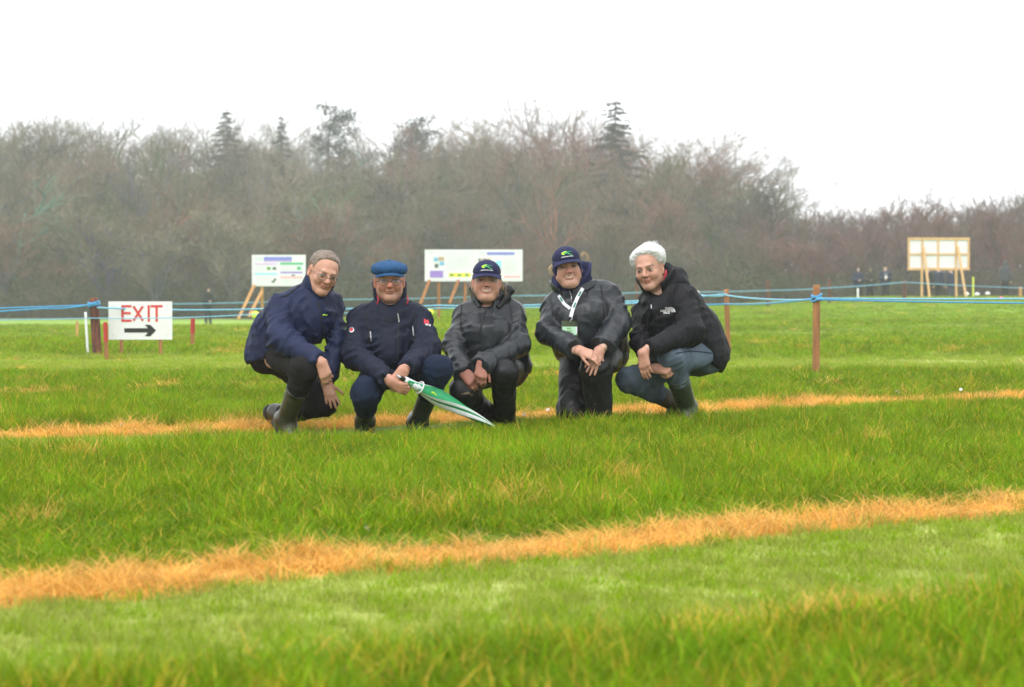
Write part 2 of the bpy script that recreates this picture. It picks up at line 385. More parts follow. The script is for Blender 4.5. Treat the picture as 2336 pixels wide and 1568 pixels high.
def bare_tree(seed, H=16.0, kind='oak'):
    r = np.random.default_rng(seed); tb = MB(); tw = Ribbons(); iv = Ribbons()
    P = dict(oak=dict(fork=.34, limbs=7, ang=.85, l1=.50, n2=8, l2=.24, n3=7, l3=.115, n4=6, up=.25),
             ash=dict(fork=.45, limbs=6, ang=.55, l1=.50, n2=8, l2=.20, n3=7, l3=.10, n4=6, up=.55),
             alder=dict(fork=.10, limbs=11, ang=.42, l1=.55, n2=7, l2=.22, n3=6, l3=.10, n4=5, up=.8))[kind]
    def path(p, d, L, n, wander, up):
        pts = [p]; d = unit(d)
        for i in range(n):
            d = unit(d + r.normal(size=3) * wander + np.array([0, 0, up * .12])); p = p + d * L / n; pts.append(p)
        return pts
    def side(d, ang):
        q = unit(np.cross(d, r.normal(size=3))); return unit(d * math.cos(ang) + q * math.sin(ang))
    fork = P['fork'] * H; rad = .021 * H * r.uniform(.8, 1.15)
    tr = path(np.zeros(3), np.array([r.normal() * .04, r.normal() * .04, 1.0]), fork + .42 * H, 9, .045, .5)
    tb.tube(tr, [rad * (1.25 if i == 0 else 1 - .085 * i) for i in range(10)], 7)
    for k in range(130 if seed % 2 == 0 else 0):
        t = r.uniform(0, 6); i = int(t); c = tr[i] + (tr[i + 1] - tr[i]) * (t - i)
        for q in range(9): iv.leaf(c + r.normal(size=3) * rad * 2.2, .10 * r.uniform(.6, 1.3), r)
    for a in range(P['limbs']):
        f = r.uniform(.55, 1.0) if kind != 'alder' else r.uniform(.1, 1); i = min(8, int(f * 9)); b0 = tr[i]
        d0 = side(unit(tr[i + 1] - tr[i]), P['ang'] * r.uniform(.6, 1.25)); L1 = P['l1'] * H * r.uniform(.75, 1.05) * (1.1 - .3 * f)
        l1 = path(b0, d0, L1, 7, .11, P['up']); r1 = rad * .5
        tb.tube(l1, [r1 * (1 - .11 * j) for j in range(8)], 5, cap=False)
        for bq in range(P['n2']):
            j = int(r.integers(2, 8)); s2 = l1[min(j, 7)]; d1 = unit(l1[min(j, 7)] - l1[min(j, 7) - 1])
            l2 = path(s2, side(d1, r.uniform(.3, .9)), P['l2'] * H * r.uniform(.6, 1.15), 4, .16, P['up'])
            tb.tube(l2, [r1 * .38 * (1 - .16 * q) for q in range(5)], 3, cap=False)
            for cq in range(P['n3']):
                j = int(r.integers(1, 5)); d2 = unit(l2[j] - l2[j - 1])
                l3 = path(l2[j], side(d2, r.uniform(.3, .9)), P['l3'] * H * r.uniform(.6, 1.2), 2, .18, P['up'])
                tw.add(l3[0], l3[1], .045, r); tw.add(l3[1], l3[2], .034, r)
                for dq in range(P['n4']):
                    s4 = l3[1] + (l3[2] - l3[1]) * r.uniform(-.6, 1); d3 = unit(l3[2] - l3[1])
                    e4 = s4 + side(d3, r.uniform(.2, .9)) * .055 * H * r.uniform(.5, 1.3) + np.array([0, 0, .12 * P['up']])
                    tw.add(s4, e4, .026, r)
                    if r.uniform() < .8: tw.add(s4 + (e4 - s4) * .45, s4 + (e4 - s4) * .45 + side(unit(e4 - s4), .6) * .035 * H * r.uniform(.5, 1.2), .02, r)
    return (tb.mesh('trunk', M_bark, True), tw.mesh('crown', M_twig), iv.mesh('ivy', M_ivy) if iv.v else None)
def spruce(seed, H=20.0):
    r = np.random.default_rng(seed); tb = MB(); nd = Ribbons()
    tb.tube([(0, 0, 0), (.05, 0, H * .5), (0, .04, H)], [.3, .17, .02], 7)
    z = H * .22
    while z < H * .985:
        f = 1 - z / H; L = (.24 * H * f ** .8 + .25); n = 7 if f > .1 else 5; ph = r.uniform(0, 6.28)
        for k in range(n):
            a = ph + 6.28 * k / n + r.normal() * .25; l = L * r.uniform(.55, 1.2); p = np.array([0, 0, z + r.normal() * .1])
            d = np.array([math.cos(a), math.sin(a), -.05]); pts = [p]
            for q in range(5):
                d = unit(d + np.array([0, 0, -.09 + .05 * q]) + r.normal(size=3) * .04); pts.append(pts[-1] + d * l / 5)
            tb.tube(pts, [.045 * (1 - .17 * q) for q in range(6)], 3, cap=False)
            for q in range(int(26 * l / 2.2) + 10):
                t = r.uniform(.1, 1) * 5; i = min(4, int(t)); c = pts[i] + (pts[i + 1] - pts[i]) * (t - i)
                sd = unit(np.cross(d, [0, 0, 1])) * r.choice([-1, 1]) * r.uniform(.1, .5) * (1.1 - t / 6) + np.array([0, 0, -r.uniform(.05, .35)]) + d * .15
                nd.add(c, c + sd * (.4 + .3 * l), .14, r)
        z += .42 + .3 * f
    return (tb.mesh('trunk', M_bark, True), nd.mesh('crown', M_needle), None, H)
def pine(seed, H=18.0):
    r = np.random.default_rng(seed); tb = MB(); nd = Ribbons()
    tr = [np.array([0, 0, 0]), np.array([.1, 0, H * .35]), np.array([-.15, .1, H * .7]), np.array([.1, 0, H * .97])]
    tb.tube(tr, [.3, .22, .14, .04], 7)
    for k in range(17):
        z = H * (.55 + .43 * (k / 16)); a = r.uniform(0, 6.28); l = (1.0 - .6 * k / 16) * H * .19 * r.uniform(.5, 1.2)
        if k in (4, 7): a = r.uniform(-.3, .3); l = H * .22
        p = np.array([0, 0, z]); e = p + np.array([math.cos(a), math.sin(a), .18]) * l
        tb.tube([p, (p + e) / 2 + np.array([0, 0, -.15]), e], [.08, .05, .02], 4, cap=False)
        for q in range(4):
            c = p + (e - p) * r.uniform(.45, 1.08)
            c = c + r.normal(size=3) * .3
            for w in range(55):
                s = c + r.normal(size=3) * np.array([.5, .5, .2]); nd.add(s, s + r.normal(size=3) * .22 + np.array([0, 0, .1]), .09, r)
    return (tb.mesh('trunk', M_bark, True), nd.mesh('crown', M_needle), None, H)
_bt = bare_tree
def bare_tree(*a): q = _bt(*a); return (*q, real_h(q[1]))
OAK = [bare_tree(500 + i, 16, 'oak') for i in range(4)]; ASH = [bare_tree(520 + i, 16, 'ash') for i in range(4)]
ALD = [bare_tree(540 + i, 8, 'alder') for i in range(4)]; SPR = [spruce(560 + i) for i in range(2)]; PIN = [pine(571)]
BROWNS = [(.15, .11, .075), (.095, .08, .062), (.13, .125, .06), (.20, .165, .12), (.10, .11, .05), (.175, .095, .072), (.07, .06, .05), (.17, .135, .10)]
REDS = [(.17, .085, .075), (.15, .08, .075), (.16, .10, .085), (.12, .08, .065)]
def plant(src, name, label, x, y, H, group, bcol, ncol=None, rz=None, wide=1.0):
    z = float(terrain(np.array([x]), np.array([y]))[0])
    o = empty(name, (x, y, z - .05), random.uniform(0, 6.28) if rz is None else rz); tag(o, label, 'tree', group)
    k = H / src[3]
    for nm, me, c in (('trunk', src[0], tuple(random.choice((.5, .7, .8, 1.0, 1.5)) * q for q in bcol)), ('crown', src[1], ncol or bcol), ('ivy', src[2], (.055, .085, .018))):
        if me is None: continue
        p = obj(nm, me, o); p.scale = (k * wide, k * wide, k); p.color = (*c, 1)
    return o
PROFILE = [(-200, 300), (0, 292), (150, 285), (300, 302), (420, 300), (560, 300), (700, 305), (790, 330), (850, 340), (930, 305), (1050, 325), (1130, 280), (1210, 252), (1290, 288),
           (1400, 320), (1500, 305), (1590, 345), (1680, 385), (1730, 430), (1780, 480)]
pu = [p[0] for p in PROFILE]; pvv = [p[1] for p in PROFILE]
def top_h(x, y, dv=0):
    u = CU + FPX * x / y; v = float(np.interp(u, pu, pvv)) + dv - 12
    return CAM_H + (HOR - v) / FPX * y - float(terrain(np.array([x]), np.array([y]))[0]), u
WOODG = 'bare trees of the misty wood'
HUE = ['warm brown', 'grey-brown', 'olive-tinged', 'pale buff', 'mossy green-grey', 'reddish-brown', 'dark', 'light brown']
LB = {'oak': 'bare spreading broadleaf tree in the misty wood behind the field', 'ash': 'bare upright broadleaf tree with rising limbs in the misty wood'}
rows = [(150, 6.2, 120, .55), (163, 6.0, 60, .75), (178, 5.8, 22, .9), (198, 6.0, 2, 1.0), (222, 6.6, -5, 1.0), (248, 7.2, 0, 1.0), (278, 7.8, 6, 1.0)]
for ri, (Y, sp, dv, fh) in enumerate(rows):
    x = -.30 * Y + random.uniform(0, sp)
    while True:
        y = Y + random.uniform(-4, 4); H, u = top_h(x, y, dv + random.uniform(-14, 45))
        if u > 1760: break
        oak = random.random() < .55; src = random.choice(OAK if oak else ASH)
        H = max(H, 4.5)
        ci = random.choice((0, 5, 5, 7)) if (u > 850 and random.random() < .5) else random.randrange(len(BROWNS)); lab = '%s bare %s tree%s in the misty wood' % (HUE[ci], 'wide-spreading' if oak else 'upright', ' with ivy-clad trunk' if src[2] else '')
        plant(src, 'bare_tree', lab, x, y, H, WOODG, BROWNS[ci], wide=random.uniform(.95, 1.25))
        x += sp * random.uniform(.7, 1.3)
# lower understorey trees that close the wood between the trunks
for ri, (Y, sp, v0, v1) in enumerate([(140, 4.2, 480, 600), (149, 4.2, 430, 560), (158, 4.4, 400, 520), (168, 4.6, 390, 480), (179, 4.8, 380, 450)]):
    x = -.30 * Y + random.uniform(0, sp)
    while True:
        y = Y + random.uniform(-4, 4); u = CU + FPX * x / y
        if u > 1740: break
        v = max(random.uniform(v0, v1), float(np.interp(u, pu, pvv)) + 45)
        H = CAM_H + (HOR - v) / FPX * y - float(terrain(np.array([x]), np.array([y]))[0])
        ci = random.choice((0, 5, 5, 7)) if (u > 850 and random.random() < .5) else random.randrange(len(BROWNS)); plant(random.choice(ALD), 'understorey_tree', '%s many-stemmed bush tree filling the lower wood between the trunks' % HUE[ci], x, y, max(H, 3.5), 'understorey trees of the wood', BROWNS[ci], wide=random.uniform(1.1, 1.7))
        x += sp * random.uniform(.6, 1.4)
# reddish scrub running on to the right
for ri, (Y, sp, top) in enumerate([(128, 2.6, 560), (138, 2.6, 530), (150, 2.8, 510), (163, 3.0, 497), (178, 3.2, 490)]):
    x = (1560 - CU) / FPX * Y + random.uniform(0, sp)
    while x < .31 * Y:
        y = Y + random.uniform(-3, 3); v = top + random.uniform(-16, 26) - (28 if CU + FPX * x / y > 2100 else 0)
        if CU + FPX * x / y < 1760: v = max(v, 500)
        H = CAM_H + (HOR - v) / FPX * y - float(terrain(np.array([x]), np.array([y]))[0])
        ci = random.randrange(4); plant(random.choice(ALD), 'scrub_tree', '%s thin-stemmed scrub tree in the low thicket beside the wood' % ('rust-red', 'purplish-red', 'pinkish-brown', 'dull brown')[ci], x, y, H, 'reddish scrub trees beside the wood', REDS[ci], wide=random.uniform(.9, 1.3))
        x += sp * random.uniform(.6, 1.4)
for u, v, Y in ((2290, 452, 205), (2350, 440, 200), (2245, 470, 215), (2150, 478, 215), (1905, 478, 210)):
    x = (u - CU) / FPX * Y; H = CAM_H + (HOR - v) / FPX * Y + 2
    plant(random.choice(ASH), 'bare_tree', 'pale bare tree rising behind the reddish scrub', x, Y, H, 'bare trees behind the scrub', (.075, .072, .065))
NEEDLE = (.014, .022, .015)
def conifer(src, name, label, u, v, Y, wide=1.0, rz=0):
    x = (u - CU) / FPX * Y; H, _ = top_h(x, Y); H = H + (float(np.interp(u, pu, pvv)) - v) / FPX * Y
    return plant(src, name, label, x, Y, H, None, (.07, .06, .05), NEEDLE, rz, wide)
conifer(SPR[0], 'spruce_tree', 'tall dark spruce with pointed tip standing clear of the wood', 1403, 234, 190, 1.35)
conifer(SPR[1], 'spruce_tree', 'dark broad-tipped conifer poking out of the wood beside a small spruce tip', 520, 257, 215, 1.15)
conifer(SPR[0], 'spruce_tree', 'small dark spruce tip between the broad conifer and the ragged pine', 643, 270, 215, .7, 2.0)
conifer(PIN[0], 'pine_tree', 'ragged dark pine with open side branches on the wood skyline', 752, 265, 215, 1.1, .4)
conifer(PIN[0], 'pine_tree', 'flat-topped dark pine half hidden in the wood skyline', 940, 292, 215, 1.2, 2.2)
# tangle of undergrowth along and inside the wood edge
def bush(seed):
    r = np.random.default_rng(seed); w = Ribbons()
    for i in range(70):
        p = np.array([r.normal() * .5, r.normal() * .5, 0]); d = unit(np.array([r.normal() * .45, r.normal() * .45, 1.0])); L = r.uniform(.6, 1.5)
        for q in range(4):
            n = p + d * L / 4; w.add(p, n, .032, r); d = unit(d + r.normal(size=3) * .2 + np.array([0, 0, -.1])); p = n
            for z in range(2): w.add(p, p + unit(r.normal(size=3) + d) * .4, .024, r)
    return np.array(w.v), np.array(w.f)
M_bush = mat('undergrowth', rough=.9, inst='tint', spec=.1)
r = np.random.default_rng(77)
n = 2600; yb = r.uniform(124, 205, n); xb = r.uniform(-.31, .31, n) * yb
yb = np.where((xb / yb < .10) & (yb < 138), yb + 14, yb)
zb = terrain(xb, yb); hb = r.uniform(1.0, 2.3, n) * np.where(yb > 160, 1.5, 1.0) * np.where(xb / yb > .12, .7, 1)
pal = np.array([(.075, .066, .048), (.085, .062, .05), (.06, .07, .03), (.095, .08, .055), (.11, .072, .06), (.045, .06, .022)])
tint = pal[r.integers(0, 6, n)] * r.uniform(.75, 1.2, (n, 1))
_mb = M_blade; M_blade = M_bush
ug = scatter('undergrowth', 'brown and mossy bramble tangle filling the foot of the wood', np.stack([xb, yb, zb], 1), np.stack([0 * xb, 0 * xb, r.uniform(0, 6.28, n)], 1),
        np.stack([hb * 1.2, hb * 1.2, hb], 1), tint, r.integers(0, 6, n), [bush(700 + i) for i in range(6)])
ug['category'] = 'undergrowth'
M_blade = _mb
# ------------------------------------------------------------------ fence posts, ropes, boards, sign
def gz(x, y): return float(terrain(np.array([x]), np.array([y]))[0])
def depth_on_ground(u, v):
    for Y in np.arange(3, 160, .05):
        p = at(u, v, Y)
        if p[2] <= gz(p[0], p[1]): return float(Y)
    return 120.0
M_wood = mat('weathered timber', (.30, .13, .045), .75, .35, 6, .5, 40, stretch=(6, 6, .6))
M_woodL = mat('fresh timber', (.50, .27, .10), .7, .22, 6, .4, 40, stretch=(5, 5, .5))
M_woodD = mat('dark creosoted timber', (.075, .032, .022), .8, .5, 9, .6, 45, stretch=(5, 5, .6), col2=(.15, .05, .03))
M_red = mat('red paint', (.42, .03, .03), .6, .2, 30)
M_white = mat('white plastic', (.78, .79, .80), .45, .05, 8)
M_yel = mat('fluorescent yellow plastic', (.72, .85, .05), .5, .12, 14, .3, 30)
M_rope = mat('blue nylon rope', (.06, .30, .56), .5, .18, 60, .4, 200)
M_rope2 = mat('pale blue nylon rope', (.20, .48, .66), .5, .18, 60, .4, 200)
M_steel = mat('steel screw', (.5, .5, .5), .35, metal=1)
def post(u, vt, vb, wpx, m, name, label, group=None, Y=None, lean=0.0, tip=None, square=False, sink=.25, rootpx=None):
    Y = Y or depth_on_ground(u, vb)
    b = at(u + lean, vb, Y); t = at(u, vt, Y); w = wpx * Y / FPX
    x, y = b[0], b[1]; z = gz(x, y)
    o = empty(name, (x, y, z)); tag(o, label, 'post' if 'post' in name else 'stake', group)
    top = np.array([t[0] - x, 0, t[2] - z]); foot = np.array([-(t[0] - x) * .3, 0, -sink])
    mb = MB(); n = 4 if square else 10; r = np.random.default_rng(int(u))
    zs = [0, .2, .5, .8, .96, 1.0]; L = top - foot
    pts = [foot + L * q + np.array([r.normal(), r.normal(), 0]) * w * .02 for q in zs]
    mb.tube(pts, [w / 2 * k * (1.18 if square else 1) for k in (.96, 1, .97, 1.0, .97, .82)], n)
    if tip:
        cut = tip
        body = MB().tube([foot, foot + L * cut], w / 2 * (1.1 if square else 1), n); body.build('shaft', m, o, not square)
        MB().tube([foot + L * cut, foot + L * .985, foot + L], [w / 2 * (1.14 if square else 1.04), w / 2 * (1.12 if square else 1.02), w / 2 * .8], n).build('painted_tip', M_red, o, not square)
    else:
        mb.build('shaft', m, o, not square)
    return o, Y, np.array([x, y, z]), top
POSTS = {}
POSTS['L'] = post(213, 680, 815, 22, M_woodD, 'fence_post', 'thick dark creosoted post with blue rope tied round, left of the exit sign', lean=10)
POSTS['R'] = post(1863, 650, 862, 17, M_wood, 'fence_post', 'orange-brown round post with blue rope knotted near its top, nearer of two', lean=-2)
POSTS['R2'] = post(1657, 660, 806, 12, M_wood, 'fence_post', 'slimmer orange-brown post behind the white-haired crouching man', lean=5)
post(195, 712, 810, 6, M_white, 'marker_post', 'thin white plastic marker post beside the thick dark post', lean=5, sink=.1)
post(240, 735, 822, 9, M_wood, 'wooden_stake', 'red-tipped stake just left of the exit sign', lean=4, tip=.68, square=True)
post(440, 727, 796, 9, M_wood, 'wooden_stake', 'red-tipped stake standing alone right of the exit sign', lean=-2, tip=.7, square=True)
post(176, 733, 772, 6, M_woodL, 'wooden_stake', 'small pale bare stake far behind the white marker post', square=True)
post(1592, 664, 722, 6, M_white, 'marker_post', 'thin white plastic marker post behind the shoulder of the white-haired man', sink=.1, Y=50)
FARP = 'dark posts of the far rope fence'
for u, vt, m, lb in ((1453, 640, M_woodD, 'dark reddish far fence post seen between the tall kneeling woman and the white-haired man'),
                 (1752, 640, M_woodD, 'dark reddish far fence post between the two orange-brown posts'),
                 (1892, 637, M_woodD, 'dark far fence post just right of the knotted orange-brown post'),
                 (2063, 639, M_woodD, 'dark far fence post just left of the timber-framed board')):
    post(u, vt, 702, 9 if u < 1800 else 8, m, 'fence_post', lb, FARP, Y=78 if u > 1500 else 70)
post(1957, 658, 702, 4.5, M_white, 'marker_post', 'thin white marker post in front of the three standing people', Y=84, sink=.1)
post(2220, 632, 700, 3.5, M_yel, 'marker_post', 'thin yellow marker post right of the timber-framed board', Y=95, sink=.1)
post(2328, 655, 700, 7, M_woodL, 'fence_post', 'pale far post at the end of the far rope beyond the lone walker', Y=88)
def rope(pts, label, name='rope', m=M_rope, rad=.009, sag=.02, group=None):
    """pts: list of (u, v, Y)"""
    P = [at(*p) for p in pts]; out = []
    for a, b in zip(P[:-1], P[1:]):
        for t in np.linspace(0, 1, 9)[:-1]: out.append(a + (b - a) * t + np.array([0, 0, -sag * 4 * t * (1 - t)]))
    out.append(P[-1]); o = P[0] * 0
    ob = MB().tube([q - P[0] for q in out], rad, 6).build(name, m, None, True, tuple(P[0])); return tag(ob, label, 'rope', group)
YL, YR, Y2 = POSTS['L'][1], POSTS['R'][1], POSTS['R2'][1]
w = .5 * 17 * YR / FPX + .012; wl = .5 * 22 * YL / FPX + .012
rope([(-700, 716, 24), (213, 696, YL - wl)], 'upper blue rope running from the thick dark post past the edge of the field')
rope([(-700, 745, 23), (100, 704, 22), (213, 693, YL - wl - .01)], 'slanting blue rope climbing to the knot on the thick dark post')
rope([(-700, 733, 22.6), (213, 726, YL - wl), (600, 716, 21.2), (1000, 703, 20.5), (1480, 690, 20)], 'low thin blue rope crossing in front of the exit sign', rad=.006, m=M_rope2)
rope([(222, 702, YL - wl), (600, 705, 24), (1000, 697, 25), (1300, 692, 25), (1657, 671, Y2 - .06)], 'upper pale blue rope passing behind the crouching group', m=M_rope2, rad=.011)
rope([(1440, 690, 24.5), (1657, 694, Y2 - .07), (1863, 681, YR - w)], 'lower bright blue rope rising to the knotted orange-brown post', rad=.011)
rope([(1590, 671, 26), (1657, 674, Y2 - .08), (1863, 684, YR - w - .006)], 'upper blue rope between the two orange-brown posts', rad=.010, m=M_rope2)
rope([(1863, 681, YR - w), (3300, 668, 14.6)], 'upper blue rope running from the knotted post to the field edge', rad=.008, m=M_rope2)
rope([(1863, 684, YR - w - .008), (3300, 692, 14.4)], 'lower blue rope running from the knotted post to the field edge', rad=.0075)
rope([(1180, 675, 70), (1453, 668, 69.8), (1752, 663, 77.8), (1892, 657, 77.8), (2063, 644, 77.8), (2328, 657, 87.8), (2900, 664, 88)], 'faint blue rope of the far fence behind the standing people', rad=.017, m=M_rope2)
rope([(380, 694, 60), (760, 684, 62), (1180, 675, 70)], 'faint blue rope of the far fence behind the information boards', rad=.014, m=M_rope2)
rope([(1180, 698, 45), (1453, 689, 50), (1600, 683, 55)], 'faint lower blue rope behind the tall kneeling woman', rad=.014, m=M_rope2)
def knot(key, v, label, turns=4, h=.012):
    o, Y, base, top = POSTS[key]; q = MB(); zc = at(0, v, Y)[2] - base[2]; f = zc / top[2]; cx = top[0] * f
    R = (.5 * (22 if key == 'L' else 17) * Y / FPX) + .008
    pts = [(cx + R * math.cos(a), R * math.sin(a), zc + h * (a / 6.28 - turns / 2) + .012 * math.sin(a * 1.3)) for a in np.linspace(0, 6.28 * turns, 40 * turns)]
    k = q.tube(pts, .009, 6).build('rope_knot', M_rope, None, True, tuple(base)); tag(k, label, 'rope')
knot('L', 694, 'blue rope wound round the top of the thick dark post')
knot('R', 680, 'blue rope wound round the nearer orange-brown post')

def text_mesh(s, size, bold=0.0, name='lettering', shear=0.0):
    cu = bpy.data.curves.new(name, 'FONT'); cu.body = s; cu.size = size; cu.align_x = 'CENTER'; cu.align_y = 'CENTER'; cu.offset = bold; cu.shear = shear
    cu.resolution_u = 3
    o = bpy.data.objects.new(name, cu); C.objects.link(o); dg = bpy.context.evaluated_depsgraph_get(); dg.update()
    me = bpy.data.meshes.new_from_object(o.evaluated_get(dg)); bpy.data.objects.remove(o); bpy.data.curves.remove(cu)
    V = np.empty(len(me.vertices) * 3); me.vertices.foreach_get('co', V); V = V.reshape(-1, 3)
    F = [tuple(p.vertices) for p in me.polygons]; bpy.data.meshes.remove(me); return V, F
# exit sign
Ys = depth_on_ground(320, 813); Ys2 = Ys
p0 = at(248, 775, Ys); p1 = at(393, 688, Ys); c = at(320.5, 813, Ys); zb = gz(c[0], Ys)
sx0, sx1, sz0, sz1 = p0[0] - c[0], p1[0] - c[0], p0[2] - zb, p1[2] - zb
sign = empty('exit_sign', (c[0], Ys, zb), math.radians(-1.0)); tag(sign, 'white exit sign with red lettering and black arrow on two stakes', 'sign')
M_signw = mat('sign board', (.70, .71, .72), .4, .04, 5)
M_signr = mat('sign red', (.55, .045, .045), .5, .12, 25); M_blk = mat('black paint', (.012, .012, .013), .5, .3, 25)
bd = MB().box((sx0, -.012, sz0), (sx1, 0, sz1)).build('board', M_signw, sign)
for sx in (sx0, sx1):
    for z in (sz0, sz1):
        k = .055 if sx < 0 else -.055; kz = .05 if z == sz0 else -.05
        MB().tube([(sx + k, -.012, z + kz), (sx + k, -.0145, z + kz)], .006, 8).build('screw', M_steel, bd)
for u in (276, 366):
    x = at(u, 800, Ys)[0] - c[0]
    MB().box((x - .018, .002, -.25), (x + .018, .03, sz0 + .3)).build('stake', M_wood, sign)
Wd = sx1 - sx0; cx = (sx0 + sx1) / 2
def letter_strokes(ch):
    return {'E': [((0, 0), (0, 1)), ((0, 1), (.55, 1)), ((0, .52), (.5, .52)), ((0, 0), (.55, 0))], 'X': [((0, 0), (.66, 1)), ((0, 1), (.66, 0))],
            'I': [((0, 0), (0, 1))], 'T': [((-.35, 1), (.35, 1)), ((0, 1), (0, 0))]}[ch]
lw = .025 * Wd / .66
pxm = Ys / FPX
for ch, u0 in (('E', 280), ('X', 305), ('I', 340), ('T', 358)):
    q = MB(); x0 = at(u0, 735, Ys)[0] - c[0]; hgt = 33 * pxm; z0 = at(300, 732, Ys)[2] - zb
    for i, (a, b) in enumerate(letter_strokes(ch)):
        A = np.array([x0 + a[0] * hgt, -.0135 - .0004 * i, z0 + a[1] * hgt]); B = np.array([x0 + b[0] * hgt, -.0135 - .0004 * i, z0 + b[1] * hgt])
        t = unit(B - A) * (lw * .45 if ch != 'X' else 0)
        q.bar(A - t, B + t, lw, .002)
    q.build('letter', M_signr, bd)
q = MB(); ya = -.0145
def sp(u, v): p = at(u, v, Ys); return (p[0] - c[0], p[2] - zb)
arrow = [(284, 749), (338, 749), (331, 741), (343, 741), (357, 754), (343, 768), (331, 767), (338, 759), (284, 759)]
pts = [sp(*a) for a in arrow]
q.add([(x, ya, z) for x, z in pts] + [(x, ya + .002, z) for x, z in pts], [tuple(range(9))[::-1]] + [(i, (i + 1) % 9, 9 + (i + 1) % 9, 9 + i) for i in range(9)])
q.build('arrow', M_blk, bd)

# information boards
M_board = mat('printed board', (.70, .71, .74), .45, .03, 4)
def pm(n, c): return mat('print ' + n, c, .5, .12, 18)
PR = {k: pm(k, v) for k, v in dict(blue=(.22, .24, .62), purple=(.30, .20, .56), lilac=(.62, .45, .72), green=(.10, .45, .22), pale=(.55, .72, .62), cyan=(.25, .62, .75),
      pink=(.80, .38, .40), yellow=(.80, .74, .08), dark=(.10, .13, .12), grey=(.62, .64, .66), sky=(.18, .42, .60), leaf=(.12, .30, .06), sand=(.50, .35, .22)).items()}
def board(name, label, u0, u1, vt, vb, vg, Y, prints, legs, tilt=0.0):
    a = at(u0, vb, Y); b = at(u1, vt, Y); g = at((u0 + u1) / 2, vg, Y); z = g[2]; cx = g[0]
    o = empty(name, (cx, Y, z), tilt); tag(o, label, 'board')
    x0, x1, z0, z1 = a[0] - cx, b[0] - cx, a[2] - z, b[2] - z
    pn = MB().box((x0, -.02, z0), (x1, 0, z1)).build('panel', M_board, o)
    fr = MB(); e = .035
    for lo, hi in (((x0 - e, -.015, z0 - e), (x1 + e, .03, z0)), ((x0 - e, -.015, z1), (x1 + e, .03, z1 + e)), ((x0 - e, -.015, z0), (x0, .03, z1)), ((x1, -.015, z0), (x1 + e, .03, z1))):
        MB().box(lo, hi).build('frame_rail', M_woodL if False else M_board, o)
    for i, (fx0, fx1, fz0, fz1, cname) in enumerate(prints):           # fractions of the board, z from the top
        X0, X1 = x0 + (x1 - x0) * fx0, x0 + (x1 - x0) * fx1; Z1, Z0 = z1 - (z1 - z0) * fz0, z1 - (z1 - z0) * fz1
        dz = .0225 + .0008 * (i % 4); MB().box((X0, -dz, Z0), (X1, -.0205, Z1)).build('printed_block', PR[cname], pn)
    k = FPX / Y
    for (ua, va, ub, vb_, dy) in legs:
        A = at(ua, va, Y) - np.array([cx, Y, z]); B = at(ub, vb_, Y) - np.array([cx, Y, z])
        A[1] = .045 if dy >= 0 else -.05; B[1] = A[1] + dy; 
        B = B + (B - A) * .05
        MB().bar(A, B, .07, .045).build('leg' if abs(ua - ub) < 4 else 'prop', M_woodL if (ua + ub) % 3 else M_wood, o)
    return o
import itertools
def lines(x0, x1, z0, z1, n, c='grey'):
    r = np.random.default_rng(int(x0 * 991 + z0 * 77)); h = (z1 - z0) / n
    return [(x0, x0 + (x1 - x0) * (r.uniform(.75, 1) if i < n - 1 else .5), z0 + h * i + h * .3, z0 + h * i + h * .62, c) for i in range(n)]
L_pr = [(.02, .2, .03, .13, 'pale'), (.21, .76, .02, .16, 'blue'), (.21, .76, .165, .20, 'lilac'), (.02, .48, .24, .30, 'lilac'), (.53, .98, .22, .30, 'green'),
        (.27, .34, .38, .48, 'leaf'), (.38, .45, .38, .48, 'dark'), (.86, .94, .36, .48, 'green'), (.03, .47, .59, .65, 'cyan'), (.53, .97, .54, .60, 'purple'), (.53, .97, .71, .77, 'pink'),
        (.40, .45, .78, .86, 'dark'), (.36, .42, .86, .93, 'dark'), (.75, .82, .64, .69, 'dark')] + lines(.04, .25, .33, .55, 5) + lines(.04, .33, .70, .93, 5) + lines(.55, .84, .34, .50, 4) + lines(.55, .73, .62, .70, 2) + lines(.55, .95, .80, .94, 4)
board('information_board', 'square white information board with coloured headings behind the man in the blue jacket', 578, 694, 585, 650, 724, 50, L_pr,
      [(597, 650, 598, 724, 0), (581, 650, 552, 724, -.5), (598, 665, 574, 720, -.4), (680, 650, 681, 724, 0)])
M_pr = [(.02, .09, .03, .08, 'pale'), (.64, .93, .04, .14, 'blue'), (.55, .62, .04, .09, 'pale'), (.08, .13, .22, .36, 'sky'), (.13, .19, .20, .34, 'sand'), (.14, .19, .36, .50, 'sky'), (.09, .13, .44, .58, 'dark'),
        (.04, .18, .68, .92, 'purple'), (.24, .47, .76, .90, 'yellow'), (.25, .29, .79, .87, 'leaf'), (.33, .37, .79, .87, 'leaf'), (.41, .45, .79, .87, 'leaf'),
        (.55, .575, .26, .48, 'dark'), (.58, .60, .26, .48, 'sand'), (.605, .63, .26, .48, 'dark'), (.635, .68, .26, .48, 'sand'), (.73, .79, .34, .58, 'cyan'), (.73, .79, .60, .68, 'sand'), (.82, .99, .86, .92, 'pink')] \
       + lines(.22, .50, .18, .66, 9) + lines(.82, .97, .28, .80, 10) + lines(.55, .70, .55, .85, 5) + [(.12, .50, .06, .09, 'grey')]
board('information_board', 'long white information board with purple box and yellow strip behind the flat-capped man', 972, 1189, 573, 639, 722, 50, M_pr,
      [(1000, 640, 1001, 720, 0), (980, 640, 964, 692, -.6), (1046, 640, 1030, 690, -.6), (1061, 640, 1060, 716, 0), (1155, 640, 1156, 716, 0), (1130, 640, 1116, 690, -.6)], math.radians(-2))
